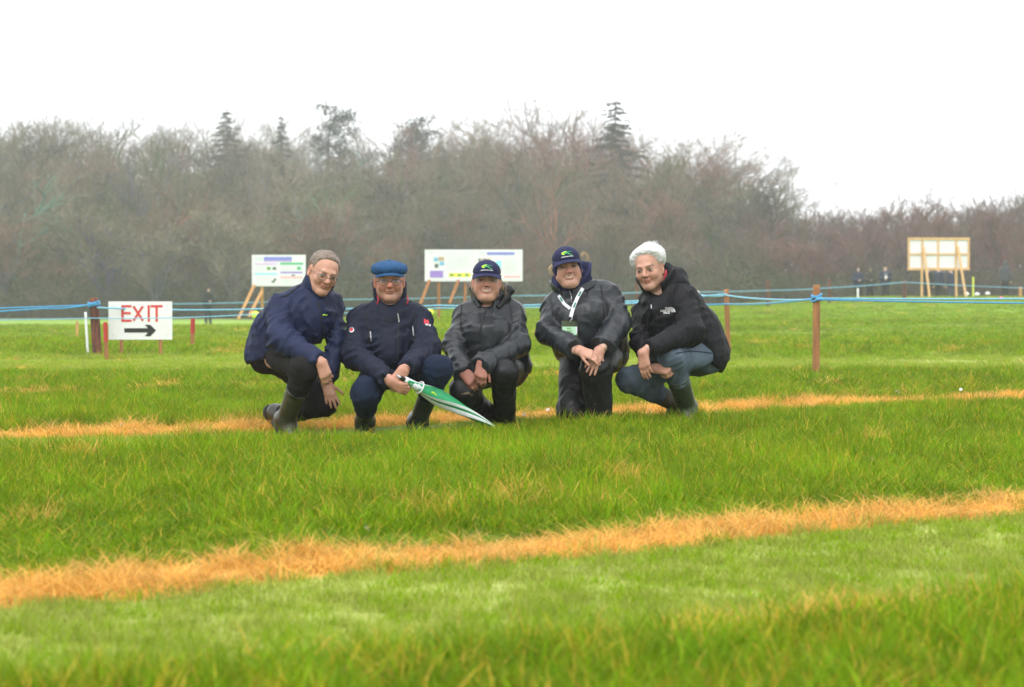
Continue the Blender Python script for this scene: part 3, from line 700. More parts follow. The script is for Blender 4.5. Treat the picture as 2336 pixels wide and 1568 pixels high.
# board seen from the back
Yb = 86.0
g = at(2141, 684, Yb); zb2 = gz(g[0], Yb); o = empty('framed_board', (g[0], Yb, zb2)); tag(o, 'back of a white board in a pale timber frame on splayed legs', 'board')
def bx(u, v): p = at(u, v, Yb); return p[0] - g[0], p[2] - zb2
x0, z0 = bx(2073, 614); x1, z1 = bx(2210, 545)
xs = [x0, *[bx(u, 600)[0] for u in (2104, 2140, 2181)], x1]; zm = bx(0, 580)[1]
for i in range(4):
    for (za, zb_) in ((z0, zm), (zm, z1)):
        MB().box((xs[i] + .03, .03, za + .03), (xs[i + 1] - .03, .045, zb_ - .03)).build('panel', M_board, o)
M_woodP = mat('pale pine batten', (.62, .38, .17), .7, .2, 5, .3, 30, stretch=(3, 3, .5))
for z in (z0, zm, z1): MB().box((x0 - .05, -.02, z - (.05 if z != zm else .035)), (x1 + .05, .028, z + (.05 if z != zm else .035))).build('rail', M_woodP, o)
for i, x in enumerate(xs):
    for za, zb_ in ((z0 + .052, zm - .037), (zm + .037, z1 - .052)): MB().box((x - .04, -.015, za), (x + .04, .026, zb_)).build('batten', M_woodP, o)
for u0, u1, v1, dy in ((2103, 2104, 686, .1), (2106, 2114, 684, -.7), (2181, 2183, 682, .1), (2184, 2196, 680, -.7)):
    A = bx(u0, 562 if dy < 0 else 616); B = bx(u1, v1)
    MB().bar((A[0], -.05 if dy < 0 else .0, A[1]), (B[0], dy, min(B[1], .0) - .05), .09, .06).build('prop' if dy < 0 else 'leg', M_woodP, o)
# fluorescent balls at the foot of the boards, small buoys on the far rope
def ball(u, v, rpx, Y, m, name, label, group=None, squash=.9):
    p = at(u, v, Y); R = rpx * Y / FPX; q = MB(); V = []; F = []; r = np.random.default_rng(int(u)); N, Mm = 12, 8
    for j in range(Mm + 1):
        th = math.pi * j / Mm
        for i in range(N):
            k = R * (1 + .06 * r.normal() * math.sin(th)); V.append((k * math.sin(th) * math.cos(6.2832 * i / N), k * math.sin(th) * math.sin(6.2832 * i / N), k * math.cos(th) * squash))
    F = [(j * N + i, j * N + (i + 1) % N, (j + 1) * N + (i + 1) % N, (j + 1) * N + i) for j in range(Mm) for i in range(N)]
    o = empty(name, tuple(p)); tag(o, label, name.split('_')[-1], group)
    q.add(V, F).build('ball', m, o, True); MB().tube([(0, 0, R * squash * .9), (.0, 0, R * squash * 1.12)], R * .22, 8).build('neck', m, o, True)
    MB().tube([(R * .1 * math.cos(a), R * .1 * math.sin(a), R * squash * 1.16) for a in np.linspace(0, 6.28, 9)], R * .07, 5).build('tie', m, o, True)
    return o
ball(583, 719, 9.5, 46, M_yel, 'marker_ball', 'round fluorescent yellow ball at the foot of the square information board')
ball(981, 713, 8.5, 46, M_yel, 'marker_ball', 'round fluorescent yellow ball at the foot of the long information board')
M_pink = mat('pink plastic', (.8, .15, .35), .5)
ball(2284, 680, 3.6, 40, M_pink, 'rope_marker', 'small pink marker hanging on the rope right of the framed board')
for u, rp, lb in ((1928 + 335, 7, 0), (2289 - 0, 5.5, 0), (2314, 5, 0)): pass
for u, v, rp in ((2262, 669, 5.5), (2289 - 0, 669, 5.5)): pass
for i, (u, v, rp) in enumerate(((2205, 671, 6), (2229, 672, 6), (2253, 670, 5.5))):
    ball(u, v, rp, 92, M_white, 'rope_float', 'small white float on the far rope beside the framed board', 'white floats on the far rope', .7)
# ------------------------------------------------------------------ implicit modelling: blended tapered limbs -> one continuous mesh
class Field:
    def __init__(s): s.ops = []; s.disps = []
    def cone(s, a, b, r1, r2=None, k=.03, op='u'): s.ops.append((op, 'c', np.array(a, float), np.array(b, float), r1, r1 if r2 is None else r2, k)); return s
    def ell(s, c, r, k=.03, op='u', R=None): s.ops.append((op, 'e', np.array(c, float), np.array(r, float), None if R is None else np.linalg.inv(R).T, None, k)); return s
    def plane(s, c, n, k=.004): s.ops.append(('i', 'p', np.array(c, float), unit(np.array(n, float)), None, None, k)); return s
    def func(s, f, k=.004, op='u'): s.ops.append((op, 'f', f, None, None, None, k)); return s
    def disp(s, f): s.disps.append(f); return s
    def __call__(s, p, fine=True):
        p = np.asarray(p, np.float32); d = None
        for op, ty, a, b, c, e, k in s.ops:
            if ty == 'c':
                ba = b - a; t = np.clip((p - a.astype(np.float32)) @ ba.astype(np.float32) / np.float32(ba @ ba + 1e-12), 0, 1)
                x = p - a.astype(np.float32) - t[:, None].astype(np.float32) * ba.astype(np.float32); q = np.sqrt(np.einsum('ij,ij->i', x, x)) - (c + (e - c) * t)
            elif ty == 'e':
                x = p - a.astype(np.float32)
                if c is not None: x = x @ c.astype(np.float32)
                xb = x / b.astype(np.float32); k0 = np.sqrt(np.einsum('ij,ij->i', xb, xb)); xb = xb / b.astype(np.float32); k1 = np.sqrt(np.einsum('ij,ij->i', xb, xb)) + 1e-9; q = k0 * (k0 - 1) / k1
            elif ty == 'p': q = (p - a) @ b
            else: q = a(p)
            if d is None: d = q
            elif op == 'u': h = np.maximum(k - np.abs(d - q), 0) / k; d = np.minimum(d, q) - h * h * k * .25
            elif op == 's': q = -q; h = np.maximum(k - np.abs(d - q), 0) / k; d = np.maximum(d, q) + h * h * k * .25
            else: h = np.maximum(k - np.abs(d - q), 0) / k; d = np.maximum(d, q) + h * h * k * .25
        if fine:
            for f in s.disps: d = d + f(p)
        return d
    def bounds(s, pad=.03):
        lo = []; hi = []
        for op, ty, a, b, c, e, k in s.ops:
            if op != 'u': continue
            if ty == 'c': r = max(c, e); lo.append(np.minimum(a, b) - r); hi.append(np.maximum(a, b) + r)
            if ty == 'e': r = np.max(b); lo.append(a - (b if c is None else r)); hi.append(a + (b if c is None else r))
        return np.min(lo, 0) - pad, np.max(hi, 0) + pad
EDGES = [(0, 1), (2, 3), (4, 5), (6, 7), (0, 2), (1, 3), (4, 6), (5, 7), (0, 4), (1, 5), (2, 6), (3, 7)]
CORN = np.array([(x, y, z) for z in (0, 1) for y in (0, 1) for x in (0, 1)])
def polygonize(F, h, lo=None, hi=None):
    if lo is None: lo, hi = F.bounds()
    lo = np.array(lo, float); hi = np.array(hi, float)
    n = np.ceil((hi - lo) / h).astype(int) + 1; n = ((n + 3) // 4) * 4 + 1
    cn = (n - 1) // 4
    cg = np.stack(np.meshgrid(*[np.arange(m) for m in cn], indexing='ij'), -1).reshape(-1, 3)
    cd = F(lo + (cg * 4 + 2) * h, False); act = np.abs(cd) < 4 * h * 1.45 + .012
    D = np.full(n, 1.0, np.float32)
    near = cg[~act & (cd < 0)]
    for b in near: D[b[0] * 4:b[0] * 4 + 5, b[1] * 4:b[1] * 4 + 5, b[2] * 4:b[2] * 4 + 5] = -1
    loc = np.stack(np.meshgrid(*[np.arange(5)] * 3, indexing='ij'), -1).reshape(-1, 3)
    g = (cg[act][:, None, :] * 4 + loc[None]).reshape(-1, 3)
    flat = np.unique((g[:, 0] * n[1] + g[:, 1]) * n[2] + g[:, 2])
    gi = np.stack([flat // (n[1] * n[2]), flat // n[2] % n[1], flat % n[2]], 1)
    D.ravel()[flat] = F(lo + gi * h)
    ins = D < 0
    cnt = sum(ins[x:n[0] - 1 + x, y:n[1] - 1 + y, z:n[2] - 1 + z].astype(np.int8) for x, y, z in CORN)
    cells = np.argwhere((cnt > 0) & (cnt < 8))
    vals = np.stack([D[cells[:, 0] + x, cells[:, 1] + y, cells[:, 2] + z] for x, y, z in CORN], 1)
    acc = np.zeros((len(cells), 3)); num = np.zeros(len(cells))
    for i, j in EDGES:
        m = (vals[:, i] < 0) != (vals[:, j] < 0); t = vals[m, i] / (vals[m, i] - vals[m, j] + 1e-12)
        acc[m] += CORN[i] + t[:, None] * (CORN[j] - CORN[i]); num[m] += 1
    V = lo + (cells + acc / num[:, None]) * h
    ID = np.full(n - 1, -1, np.int64); ID[cells[:, 0], cells[:, 1], cells[:, 2]] = np.arange(len(cells))
    Q = []
    for ax in range(3):
        b, c = (ax + 1) % 3, (ax + 2) % 3
        s0 = [slice(0, m) for m in n]; s1 = [slice(0, m) for m in n]; s0[ax] = slice(0, n[ax] - 1); s1[ax] = slice(1, n[ax])
        e = np.argwhere(ins[tuple(s0)] != ins[tuple(s1)])
        e = e[(e[:, b] > 0) & (e[:, c] > 0) & (e[:, b] < n[b] - 1) & (e[:, c] < n[c] - 1)]
        def cid(db, dc):
            q = e.copy(); q[:, b] -= db; q[:, c] -= dc; return ID[q[:, 0], q[:, 1], q[:, 2]]
        quad = np.stack([cid(1, 1), cid(0, 1), cid(0, 0), cid(1, 0)], 1)
        fl = ~ins[e[:, 0], e[:, 1], e[:, 2]]; quad[fl] = quad[fl][:, ::-1]
        Q.append(quad)
    Q = np.concatenate(Q); Q = Q[(Q >= 0).all(1)]
    return V, Q
def relax(V, Q, it=1, lam=.5):
    for _ in range(it):
        S = np.zeros_like(V); c = np.zeros(len(V))
        for i in range(4):
            a, b = Q[:, i], Q[:, (i + 1) % 4]; np.add.at(S, a, V[b]); np.add.at(c, a, 1); np.add.at(S, b, V[a]); np.add.at(c, b, 1)
        V = V + lam * (S / np.maximum(c, 1)[:, None] - V)
    return V
def rotm(yaw, pitch, roll, S=.945, sz=.93):
    return np.diag([1, 1, 1]) @ np.array((Matrix.Rotation(roll, 3, 'Y') @ Matrix.Rotation(yaw, 3, 'Z') @ Matrix.Rotation(pitch, 3, 'X'))) @ np.diag([S, S, S * sz])
# cloth folds
def crumple(amp, f, seed, aniso=(1, 1, 1)):
    A = np.array(aniso)
    def fn(p):
        k = noise3(p, f * .6, seed + 3); w = p + .03 * np.stack([k, -k, k * .5], 1)
        a = 1 - np.abs(noise3(w * A, f, seed)); b = 1 - np.abs(noise3(w * A, f * 2.1, seed + 1))
        return -amp * (a ** 3 - .35) - amp * .4 * (b ** 3 - .35)
    return fn
def limb_folds(a, b, amp, wl, seed, w0=.15, w1=.15, tilt=.35):
    """folds running round a sleeve or leg, strongest at its b end (w1) and a end (w0)"""
    a = np.array(a, np.float32); b = np.array(b, np.float32); L = np.linalg.norm(b - a); t_ = (b - a) / L
    q = unit(np.cross(t_, np.array([.3, 1, .2]))).astype(np.float32)
    def fn(p):
        x = p - a; s = x @ t_; rad = np.linalg.norm(x - s[:, None] * t_, axis=1)
        inside = (s > -.06) & (s < L + .06) & (rad < .16); out = np.zeros(len(p)); p = p[inside]; x = x[inside]; s = s[inside]
        w = np.exp(-(s / w0) ** 2) + np.exp(-((s - L) / w1) ** 2)
        ph = (s + tilt * (x @ q) + .07 * noise3(p, 7, seed)) / wl
        r = 1 - np.abs(2 * (ph - np.floor(ph)) - 1)
        n = .5 + .5 * noise3(p, 11, seed + 2)
        out[inside] = -amp * .55 * w * (r ** 2 - .33) * (n * 1.8); return out
    return fn
# hands
def hand_ops(F, wrist, fdir, back, thumb, curl=(.3, .35, .4, .45), tcurl=.3, scale=1.0, spread=.12, thumb_out=.8, k=.010):
    """fdir: fingers, back: back-of-hand normal, thumb: +1/-1 side (along fdir x back)"""
    f = unit(np.array(fdir, float)); n = np.array(back, float); n = unit(n - f * (n @ f)); s = np.cross(f, n) * thumb; w = np.array(wrist, float); S = scale
    kn = []
    for i, o in enumerate((.030, .010, -.010, -.028)):
        q = w + f * (.088, .092, .087, .078)[i] * S + s * o * S; kn.append(q)
        F.cone(w + s * o * .6 * S, q, .019 * S, .0135 * S, k=.014)
    for i in range(4):
        d = unit(f + s * spread * (1.2, .4, -.4, -1.2)[i]); p = kn[i]; a = 0.0; L = (.95, 1.06, 1.0, .8)[i] * S
        for j, (l, r) in enumerate(((.042, .0104), (.026, .0096), (.021, .0086))):
            a += curl[i] * (1.0, 1.15, .7)[j]; dd = d * math.cos(a) - n * math.sin(a); e = p + dd * l * L
            F.cone(p, e, r * S, (r - .0007) * S, k=.004 if j else .007); p = e
    p = w + f * .02 * S + s * .022 * S; d = unit(f * (1 - .45 * thumb_out) + s * thumb_out - n * .25)
    for j, (l, r) in enumerate(((.046, .0125), (.032, .0102), (.025, .0088))):
        e = p + d * l * S; F.cone(p, e, r * S, (r - .001) * S, k=.008 if j < 1 else .004); p = e
        d = unit(d + (f * .55 - s * .25 - n * .2) * tcurl)
# head
def head_field(c, R, P):
    """P: width, cheek, jaw, smile, teeth, nose, neck point, age"""
    F = Field(); w = P.get('w', 1.0); ck = P.get('cheek', .5); jw = P.get('jaw', 1.0)
    def loc(x, y, z): return c + R @ np.array([x, y, z])
    def E(x, y, z, rx, ry, rz, k=.03, op='u'): F.ell(loc(x, y, z), (rx, ry, rz), k, op, R)
    E(0, .014, .036, .0765 * w, .097, .079); E(0, -.022, -.030, .061 * w, .069, .080, .03)
    for s in (-1, 1):
        F.cone(loc(s * .046 * w * jw, .004, -.060), loc(s * .014, -.058, -.098), .021, .018, .03)
        E(s * .036 * w, -.060, -.030 + .004 * P.get('smile', 0), .027, .024, .024 + .004 * ck, .022)
        if ck > .6: E(s * .042 * w, -.045, -.058, .024, .026, .028, .025)
    E(0, -.066, -.098, .022, .021, .018, .018)
    if ck > .6: E(0, -.035, -.105, .045 * w, .04, .022, .03)
    F.cone(loc(-.030, -.083, .021), loc(.030, -.083, .021), .0105, .0105, .018)                 # brow ridge
    for s in (-1, 1): E(s * .0315, -.101, .002, .0185, .016, .0115, .012, 's')
    ns = P.get('nose', 1.0)
    F.cone(loc(0, -.088, .010), loc(0, -.108 * (.5 + .5 * ns), -.026), .0078, .0115 * ns, .010)
    for s in (-1, 1): E(s * .0125 * ns, -.099, -.031, .0085 * ns, .011, .0085, .006)
    sq = P.get('squint', .5); sm = P.get('smile', .3)
    for s in (-1, 1):
        F.ell(loc(s * .0315, -.0758, .000), (.0138, .0138, .0138), .002)
        F.func(lambda p, s=s: np.maximum(np.linalg.norm((p - loc(s * .0315, -.0755, 0)), axis=1) - .0150, -((p - loc(s * .0315, 0, .0058 - .003 * sq)) @ R[:, 2])), .003)
        F.func(lambda p, s=s: np.maximum(np.linalg.norm((p - loc(s * .0315, -.0755, 0)), axis=1) - .0147, ((p - loc(s * .0315, 0, -.0054 + .0028 * sq)) @ R[:, 2])), .003)
        E(s * .079 * w, .016, -.006, .0085, .019, .031, .008); E(s * .086 * w, .010, -.004, .007, .011, .018, .006, 's')
        E(s * .078 * w, .012, -.033, .006, .009, .009, .006)
    mw = P.get('mw', .026) + .006 * sm
    mp = [(t * mw, -.0865 + .020 * t * t - .002, -.0605 + .011 * sm * t * t) for t in (-1, -.5, 0, .5, 1)]
    gap = .0055 if P.get('teeth') else .0
    for i in range(4):
        a, b = mp[i], mp[i + 1]; e0 = .0035 if i in (0, 3) else .005
        F.cone(loc(a[0], a[1], a[2] + .004 + gap * .4), loc(b[0], b[1], b[2] + .004 + gap * .4), .0048 if i else .0035, .0048 if i < 3 else .0035, .006)
        F.cone(loc(a[0], a[1] + .001, a[2] - .005 - gap), loc(b[0], b[1] + .001, b[2] - .005 - gap), .0055 if i else .0035, .0055 if i < 3 else .0035, .006)
    for s in (-1, 1):                                                                             # smile folds
        F.cone(loc(s * .020, -.099, -.030), loc(s * (mw + .010), -.084, -.062), .0035, .004, .010, 's')
    if P.get('neck') is not None:
        nk = np.array(P['neck'], float); F.cone(loc(0, .022, -.045), nk, .056 * P.get('nw', 1), .064 * P.get('nw', 1), .035)
    return F, loc
def head_colors(V, c, R, P):
    L = (V - c) @ np.linalg.inv(R).T; x, y, z = L[:, 0], L[:, 1], L[:, 2]; n = len(V)
    skin = np.array(P['skin']); col = np.tile(skin, (n, 1)); nz = noise3(L, 45, 9)[:, None]; nz2 = noise3(L, 110, 10)[:, None]
    col = col * (1 + .07 * nz + .05 * nz2)
    def mix(m, c2): nonlocal col; m = np.clip(m, 0, 1)[:, None]; col = col * (1 - m) + np.array(c2) * m
    face = smooth(.0, -.03, y)
    rud = P.get('ruddy', .5); ruddy = skin * np.array([1.0, .62, .60])
    for s in (-1, 1): mix(rud * .55 * np.exp(-(((x - s * .040) / .026) ** 2 + ((z + .032) / .026) ** 2)) * face, ruddy)
    mix(rud * np.exp(-((x / .016) ** 2 + ((z + .026) / .014) ** 2)) * smooth(-.085, -.1, y), ruddy)
    mix(rud * .8 * smooth(.066, .078, np.abs(x)) * np.exp(-((z + .005) / .035) ** 2) * (y > -.02), ruddy)
    if P.get('stubble'): mix(P['stubble'] * smooth(-.038, -.06, z) * (1 - smooth(.058, .075, np.abs(x))) * (.7 + .3 * nz2[:, 0]) * (y < .03), (.33, .25, .22))
    sq = P.get('squint', .5)
    for s in (-1, 1):
        ex = (x - s * .0315); mix(.55 * np.exp(-((ex / .020) ** 2 + ((z - .002) / .0135) ** 2)) * face, skin * np.array([.62, .48, .45]))  # eye socket and under-brow shade painted into the skin colour
        r = np.sqrt(ex ** 2 + (y + .0755) ** 2 + z ** 2); ball = (r < .0160) & (y < -.074)
        top = .0058 - .003 * sq; bot = -.0054 + .0028 * sq
        op = ball & (z < top + .0006) & (z > bot - .0006)
        mix(op * 1.0, (.36, .33, .31)); mix((op & (np.hypot(ex, z - .0005) < .0072)) * 1.0, P.get('iris', (.05, .06, .07))); mix((op & (np.hypot(ex, z - .0005) < .003)) * 1.0, (.01, .01, .01))
        mix(.85 * ((np.abs(z - top - .0012) < .0021) & (np.abs(ex) < .0150) & (y < -.070)), (.05, .03, .025))
        mix(.45 * ((np.abs(z - bot + .001) < .0013) & (np.abs(ex) < .0140) & (y < -.070)), (.14, .08, .065))
        bz = .0205 + .004 * (1 - ((ex - s * .002) / .02) ** 2); mix(min(1, P.get('brow_a', .7) + .25) * smooth(.0052, .0022, np.abs(z - bz)) * smooth(.022, .017, np.abs(ex)) * face, P.get('brow', (.10, .07, .05)))
        mix(.55 * np.exp(-((np.hypot(x - s * .0062, z + .0365)) / .0033) ** 2) * (y < -.09), (.12, .04, .03))
        fold = np.abs((np.abs(x) - .021) - (-(z + .032)) * .42); mix(.55 * smooth(.0045, .001, fold) * (z < -.032) * (z > -.064) * (y < -.06), skin * np.array([.5, .34, .3]))  # crease shade of the smile folds put into the skin colour
    mw = P.get('mw', .026) + .006 * P.get('smile', .3); t = np.clip(x / mw, -1, 1); zc = -.0605 + .011 * P.get('smile', .3) * t * t; inx = np.abs(x) < mw * 1.02; dz = z - zc; fr = (y < -.055)
    lip = P.get('lip', skin * (np.array([.85, .50, .48]) if P.get('teeth') else np.array([.88, .66, .62]))); gap = .0055 if P.get('teeth') else 0
    prof = np.sqrt(np.clip(1 - t * t, 0, 1))
    mix(.85 * (inx & fr & (dz < (.0085 + gap * .4) * prof + .001) & (dz > -(.0105 + gap) * prof - .001)), lip)
    if P.get('teeth'):
        op = inx & fr & (dz < .0042 * prof + .0008) & (dz > -.0075 * prof - .0008); mix(op * 1.0, (.10, .03, .03))
        tt = op & (np.abs(t) < .86) & (dz > -.0062 * prof); mix(tt * 1.0, (.58, .55, .48)); mix(.25 * (tt & (np.abs((x / .0072) % 1 - .5) > .42)), (.3, .22, .18))
    else:
        mix(.9 * (inx & fr & (np.abs(dz) < .0022)), (.13, .045, .04))
    return np.clip(col * np.array([.92, .82, .74]), 0, 1)
def merge(parts):
    V = []; Q = []; b = 0
    for v, q in parts: V.append(v); Q.append(q + b); b += len(v)
    return np.concatenate(V), np.concatenate(Q)
def march(F, P, d, off=.002, start=.12):
    """slide points P along -d ... onto the surface of F (d points out of it)"""
    d = unit(np.array(d, float)); X = P + d * start
    for _ in range(70):
        s = F(X) - off; X = X - d * np.clip(s, -.01, .03)[:, None]
    return X
# ------------------------------------------------------------------ people
M_skin = mat('skin', (.6, .4, .32), .48, attr='Col', sss=.12, spec=.4, bump=.12, bscale=260, bdist=.001)
def cloth(name, col, rough=.75, **k):
    d = dict(noise=.14, nscale=22, bump=.35, bscale=38, bdist=.006, spec=.22, rvar=.06); d.update(k); return mat(name, col, rough, **d)
M_navy = cloth('navy softshell', (.010, .016, .052), .65, spec=.25)
M_navy2 = cloth('navy padded cloth', (.009, .012, .028), .7)
M_rain = cloth('charcoal waterproof', (.018, .021, .026), .40, spec=.36, rvar=.06)
M_rainT = cloth('black waterproof', (.008, .0085, .010), .48, spec=.28, rvar=.12)
M_black = cloth('black shell cloth', (.007, .007, .010), .65)
M_trou = cloth('black cotton', (.009, .0085, .009), .85)
M_jeanD = cloth('dark blue denim', (.007, .014, .034), .9, bscale=90)
M_jean = cloth('washed blue denim', (.088, .115, .15), .9, noise=.35, nscale=9, bscale=120, bdist=.002)
M_rubG = mat('green rubber', (.028, .038, .022), .38, .12, 12, .1, 30, spec=.55)
M_rubO = mat('olive rubber', (.032, .031, .020), .38, .15, 12, .1, 30, spec=.5)
M_rubB = mat('black rubber', (.013, .016, .018), .30, .2, 12, .1, 30, spec=.55)
M_mud = mat('muddy rubber', (.07, .052, .035), .7, .4, 18, .6, 60)
M_sole = mat('boot sole', (.02, .018, .015), .7, .4, 40, .5, 90)
M_capN = cloth('navy cap cotton', (.020, .022, .065), .85)
M_capB = cloth('blue cap cotton', (.017, .066, .16), .85, noise=.2, nscale=35, bscale=140, bdist=.002)
M_fleece = cloth('navy fleece', (.022, .026, .075), .95, bscale=160, bdist=.003)
M_redt = mat('red trim', (.55, .03, .05), .6); M_green = mat('logo green', (.06, .45, .08), .6); M_lime = mat('logo lime', (.45, .75, .06), .6); M_teal = mat('logo dark green', (.01, .20, .11), .6)
M_wht = mat('white thread', (.75, .75, .76), .6); M_zip = mat('zip', (.45, .46, .48), .4, metal=.6); M_seam = mat('dark seam', (.008, .008, .010), .7)
M_hairG = mat('grey brown hair', (.17, .13, .10), .55, .35, 60, spec=.4); M_hairW = mat('white hair', (.62, .62, .62), .5, .15, 60, spec=.4)
M_hairB = mat('fair hair', (.42, .29, .15), .5, .3, 60, spec=.4); M_hairS = mat('grey stubble hair', (.30, .26, .23), .7, .2, 80)
M_frame = mat('spectacle frame', (.03, .02, .02), .35, spec=.6); M_frame2 = mat('metal spectacle frame', (.16, .15, .14), .3, metal=.8)
M_lens = bpy.data.materials.new('spectacle lens'); M_lens.use_nodes = True; _n = M_lens.node_tree; _n.nodes.clear()
_o = _n.nodes.new('ShaderNodeOutputMaterial'); _tr = _n.nodes.new('ShaderNodeBsdfTransparent'); _tr.inputs[0].default_value = (.95, .96, .95, 1)
_g = _n.nodes.new('ShaderNodeBsdfGlossy'); _g.inputs['Roughness'].default_value = .05; _m = _n.nodes.new('ShaderNodeMixShader'); _m.inputs[0].default_value = .06
_n.links.new(_tr.outputs[0], _m.inputs[1]); _n.links.new(_g.outputs[0], _m.inputs[2]); _n.links.new(_m.outputs[0], _o.inputs[0])
M_clear = M_lens.copy(); M_clear.name = 'clear badge sleeve'; M_clear.node_tree.nodes['Mix Shader'].inputs[0].default_value = .12

class Person:
    def __init__(s, label, crop, D, foot, name='person'):
        s.x0, s.y0, s.s = crop; s.D = D
        w = s.W(*foot, 0.0); s.base = np.array([w[0], w[1], gz(w[0], w[1])])
        s.root = empty(name, tuple(s.base)); tag(s.root, label, 'person', 'people crouching in the field')
        s.F = {}
    def W(s, cx, cy, dy=0.0): return at((s.x0 + cx / s.s) * .973333, (s.y0 + cy / s.s) * .973333, s.D + dy)
    def L(s, cx, cy, dy=0.0): return s.W(cx, cy, dy) - s.base
    def mesh(s, name, F, h, m, parent=None, smooth_it=1, lo=None, hi=None, col=None):
        V, Q = polygonize(F, h, lo, hi); V = relax(V, Q, smooth_it, .4)
        me = mesh_np(name, V, Q, [m])
        if col is not None: vcol(me, col(V))
        return obj(name, me, parent or s.root)
    def strip(s, name, F, pts, width, m, parent, off=.003, n=24):
        """thin band laid on the surface of F along photo points (crop px)"""
        P = np.array([s.L(*p) for p in pts]); d = np.linalg.norm(np.diff(P, axis=0), axis=1); t = np.concatenate([[0], np.cumsum(d)])
        tt = np.linspace(0, t[-1], n); Q = np.stack([np.interp(tt, t, P[:, i]) for i in range(3)], 1)
        view = unit(np.array([0, 0, CAM_H]) - (s.base + Q.mean(0)))
        T = np.gradient(Q, axis=0); S = np.cross(T, view); S /= np.linalg.norm(S, axis=1)[:, None]
        A = march(F, Q - S * width / 2, view, off); B = march(F, Q + S * width / 2, view, off)
        A2 = A - view * .006; B2 = B - view * .006
        V = np.concatenate([A, B, A2, B2]); f = []
        for i in range(n - 1): f += [(i, i + 1, n + i + 1, n + i), (i, 2 * n + i, 2 * n + i + 1, i + 1), (n + i, n + i + 1, 3 * n + i + 1, 3 * n + i)]
        return obj(name, mesh_np(name, V, f, [m]), parent)
    def decal(s, name, F, V2, faces, centre, size, m, parent, rot=0.0, off=.0035, view=None):
        """flat print (V2 in unit coordinates, x right, y up) laid on the surface of F"""
        c = s.L(*centre); view = unit(np.array([0, 0, CAM_H]) - (s.base + c)) if view is None else unit(np.array(view)); r = unit(np.cross(np.array([0, 0, 1.0]), view)); u = np.cross(view, r)
        ca, sa = math.cos(rot), math.sin(rot); X = V2[:, 0] * ca - V2[:, 1] * sa; Y = V2[:, 0] * sa + V2[:, 1] * ca
        P = c + np.outer(X * size, r) + np.outer(Y * size, u); P = march(F, P, view, off)
        return obj(name, mesh_np(name, P, faces, [m], False), parent)

def torso(J, rb, rc, belly, hem, hemn=None, sh=.082, fwd=None, shift=0):
    T = Field(); mid = (J['hipR'] + J['hipL']) / 2; ms = (J['shR'] + J['shL']) / 2; nk = J['neck']
    i = .26; dn = unit(mid - ms) * .055; a = J['shR'] + (nk - J['shR']) * i + dn; b = J['shL'] + (nk - J['shL']) * i + dn
    T.cone(J['hipR'], a, rb, rc, .05).cone(J['hipL'], b, rb, rc, .05).cone(mid, ms, rb + .01, rc + .005, .05)
    if belly: T.ell(*belly, .07)
    T.cone(J['shR'], nk, sh, sh * 1.05, .04).cone(J['shL'], nk, sh, sh * 1.05, .04)
    if hem is not None: T.plane(hem, hemn if hemn is not None else unit(mid - ms), .012)
    return T
def sleeve(J, sd, r, cut=None, bend=.05):
    S = Field(); sh, el, wr = J['sh' + sd] + V3(0, 0, -.018), J['el' + sd], J['wr' + sd]
    S.cone(sh, el, r[0], r[1], .05).cone(el, wr, r[1] * .98, r[2], bend)
    S.plane(wr if cut is None else cut, unit(wr - el), .006)
    return S
def jacket(J, T, rs, amp, wl, seed, cr=(.0045, 9), k=.016):
    F = Field(); F.func(T); pass
    for sd in 'RL':
        S = sleeve(J, sd, rs[sd] if isinstance(rs, dict) else rs); F.func(S, k)
        F.disp(limb_folds(J['sh' + sd], J['el' + sd], amp * 1.5, wl * 1.1, seed, .10, .15, .7)); F.disp(limb_folds(J['el' + sd], J['wr' + sd], amp * 1.5, wl * .95, seed + 3, .15, .08, -.6))
    F.disp(crumple(cr[0] * 1.5, cr[1], seed + 7, (1, 1, .6))); F.disp(crumple(cr[0] * (.9 if cr[0] < .007 else .45), cr[1] * 2.0, seed + 17, (.7, 1, 1)))
    lo = []; hi = []
    for f in [T] + [sleeve(J, sd, rs[sd] if isinstance(rs, dict) else rs) for sd in 'RL']: l, h = f.bounds(); lo.append(l); hi.append(h)
    F.box = (np.min(lo, 0), np.max(hi, 0)); return F
def trousers(J, rp, rt, rk, ra, amp, seed, ends=None, cr=(.004, 10), wl=.05):
    F = Field(); F.cone(J['hipR'], J['hipL'], rp, rp, .05)
    for sd in 'RL':
        hp, kn, an = J['hip' + sd], J['knee' + sd], J['ank' + sd]
        G = Field().cone(hp, kn, rt, rk, .04).cone(kn, an, rk * .98, ra, .035)
        if ends and ends.get(sd) is not None: G.plane(kn + (an - kn) * ends[sd], unit(an - kn), .008)
        F.func(G, .04)
        F.disp(limb_folds(hp, kn, amp, wl, seed, .16, .12)); F.disp(limb_folds(kn, an, amp, wl * .9, seed + 5, .12, .14))
    F.disp(crumple(cr[0], cr[1], seed + 9))
    P = np.array([J[q + sd] for q in ('hip', 'knee', 'ank') for sd in 'RL']); r = max(rp, rt, rk) + .04
    F.box = (P.min(0) - r, P.max(0) + r); return F
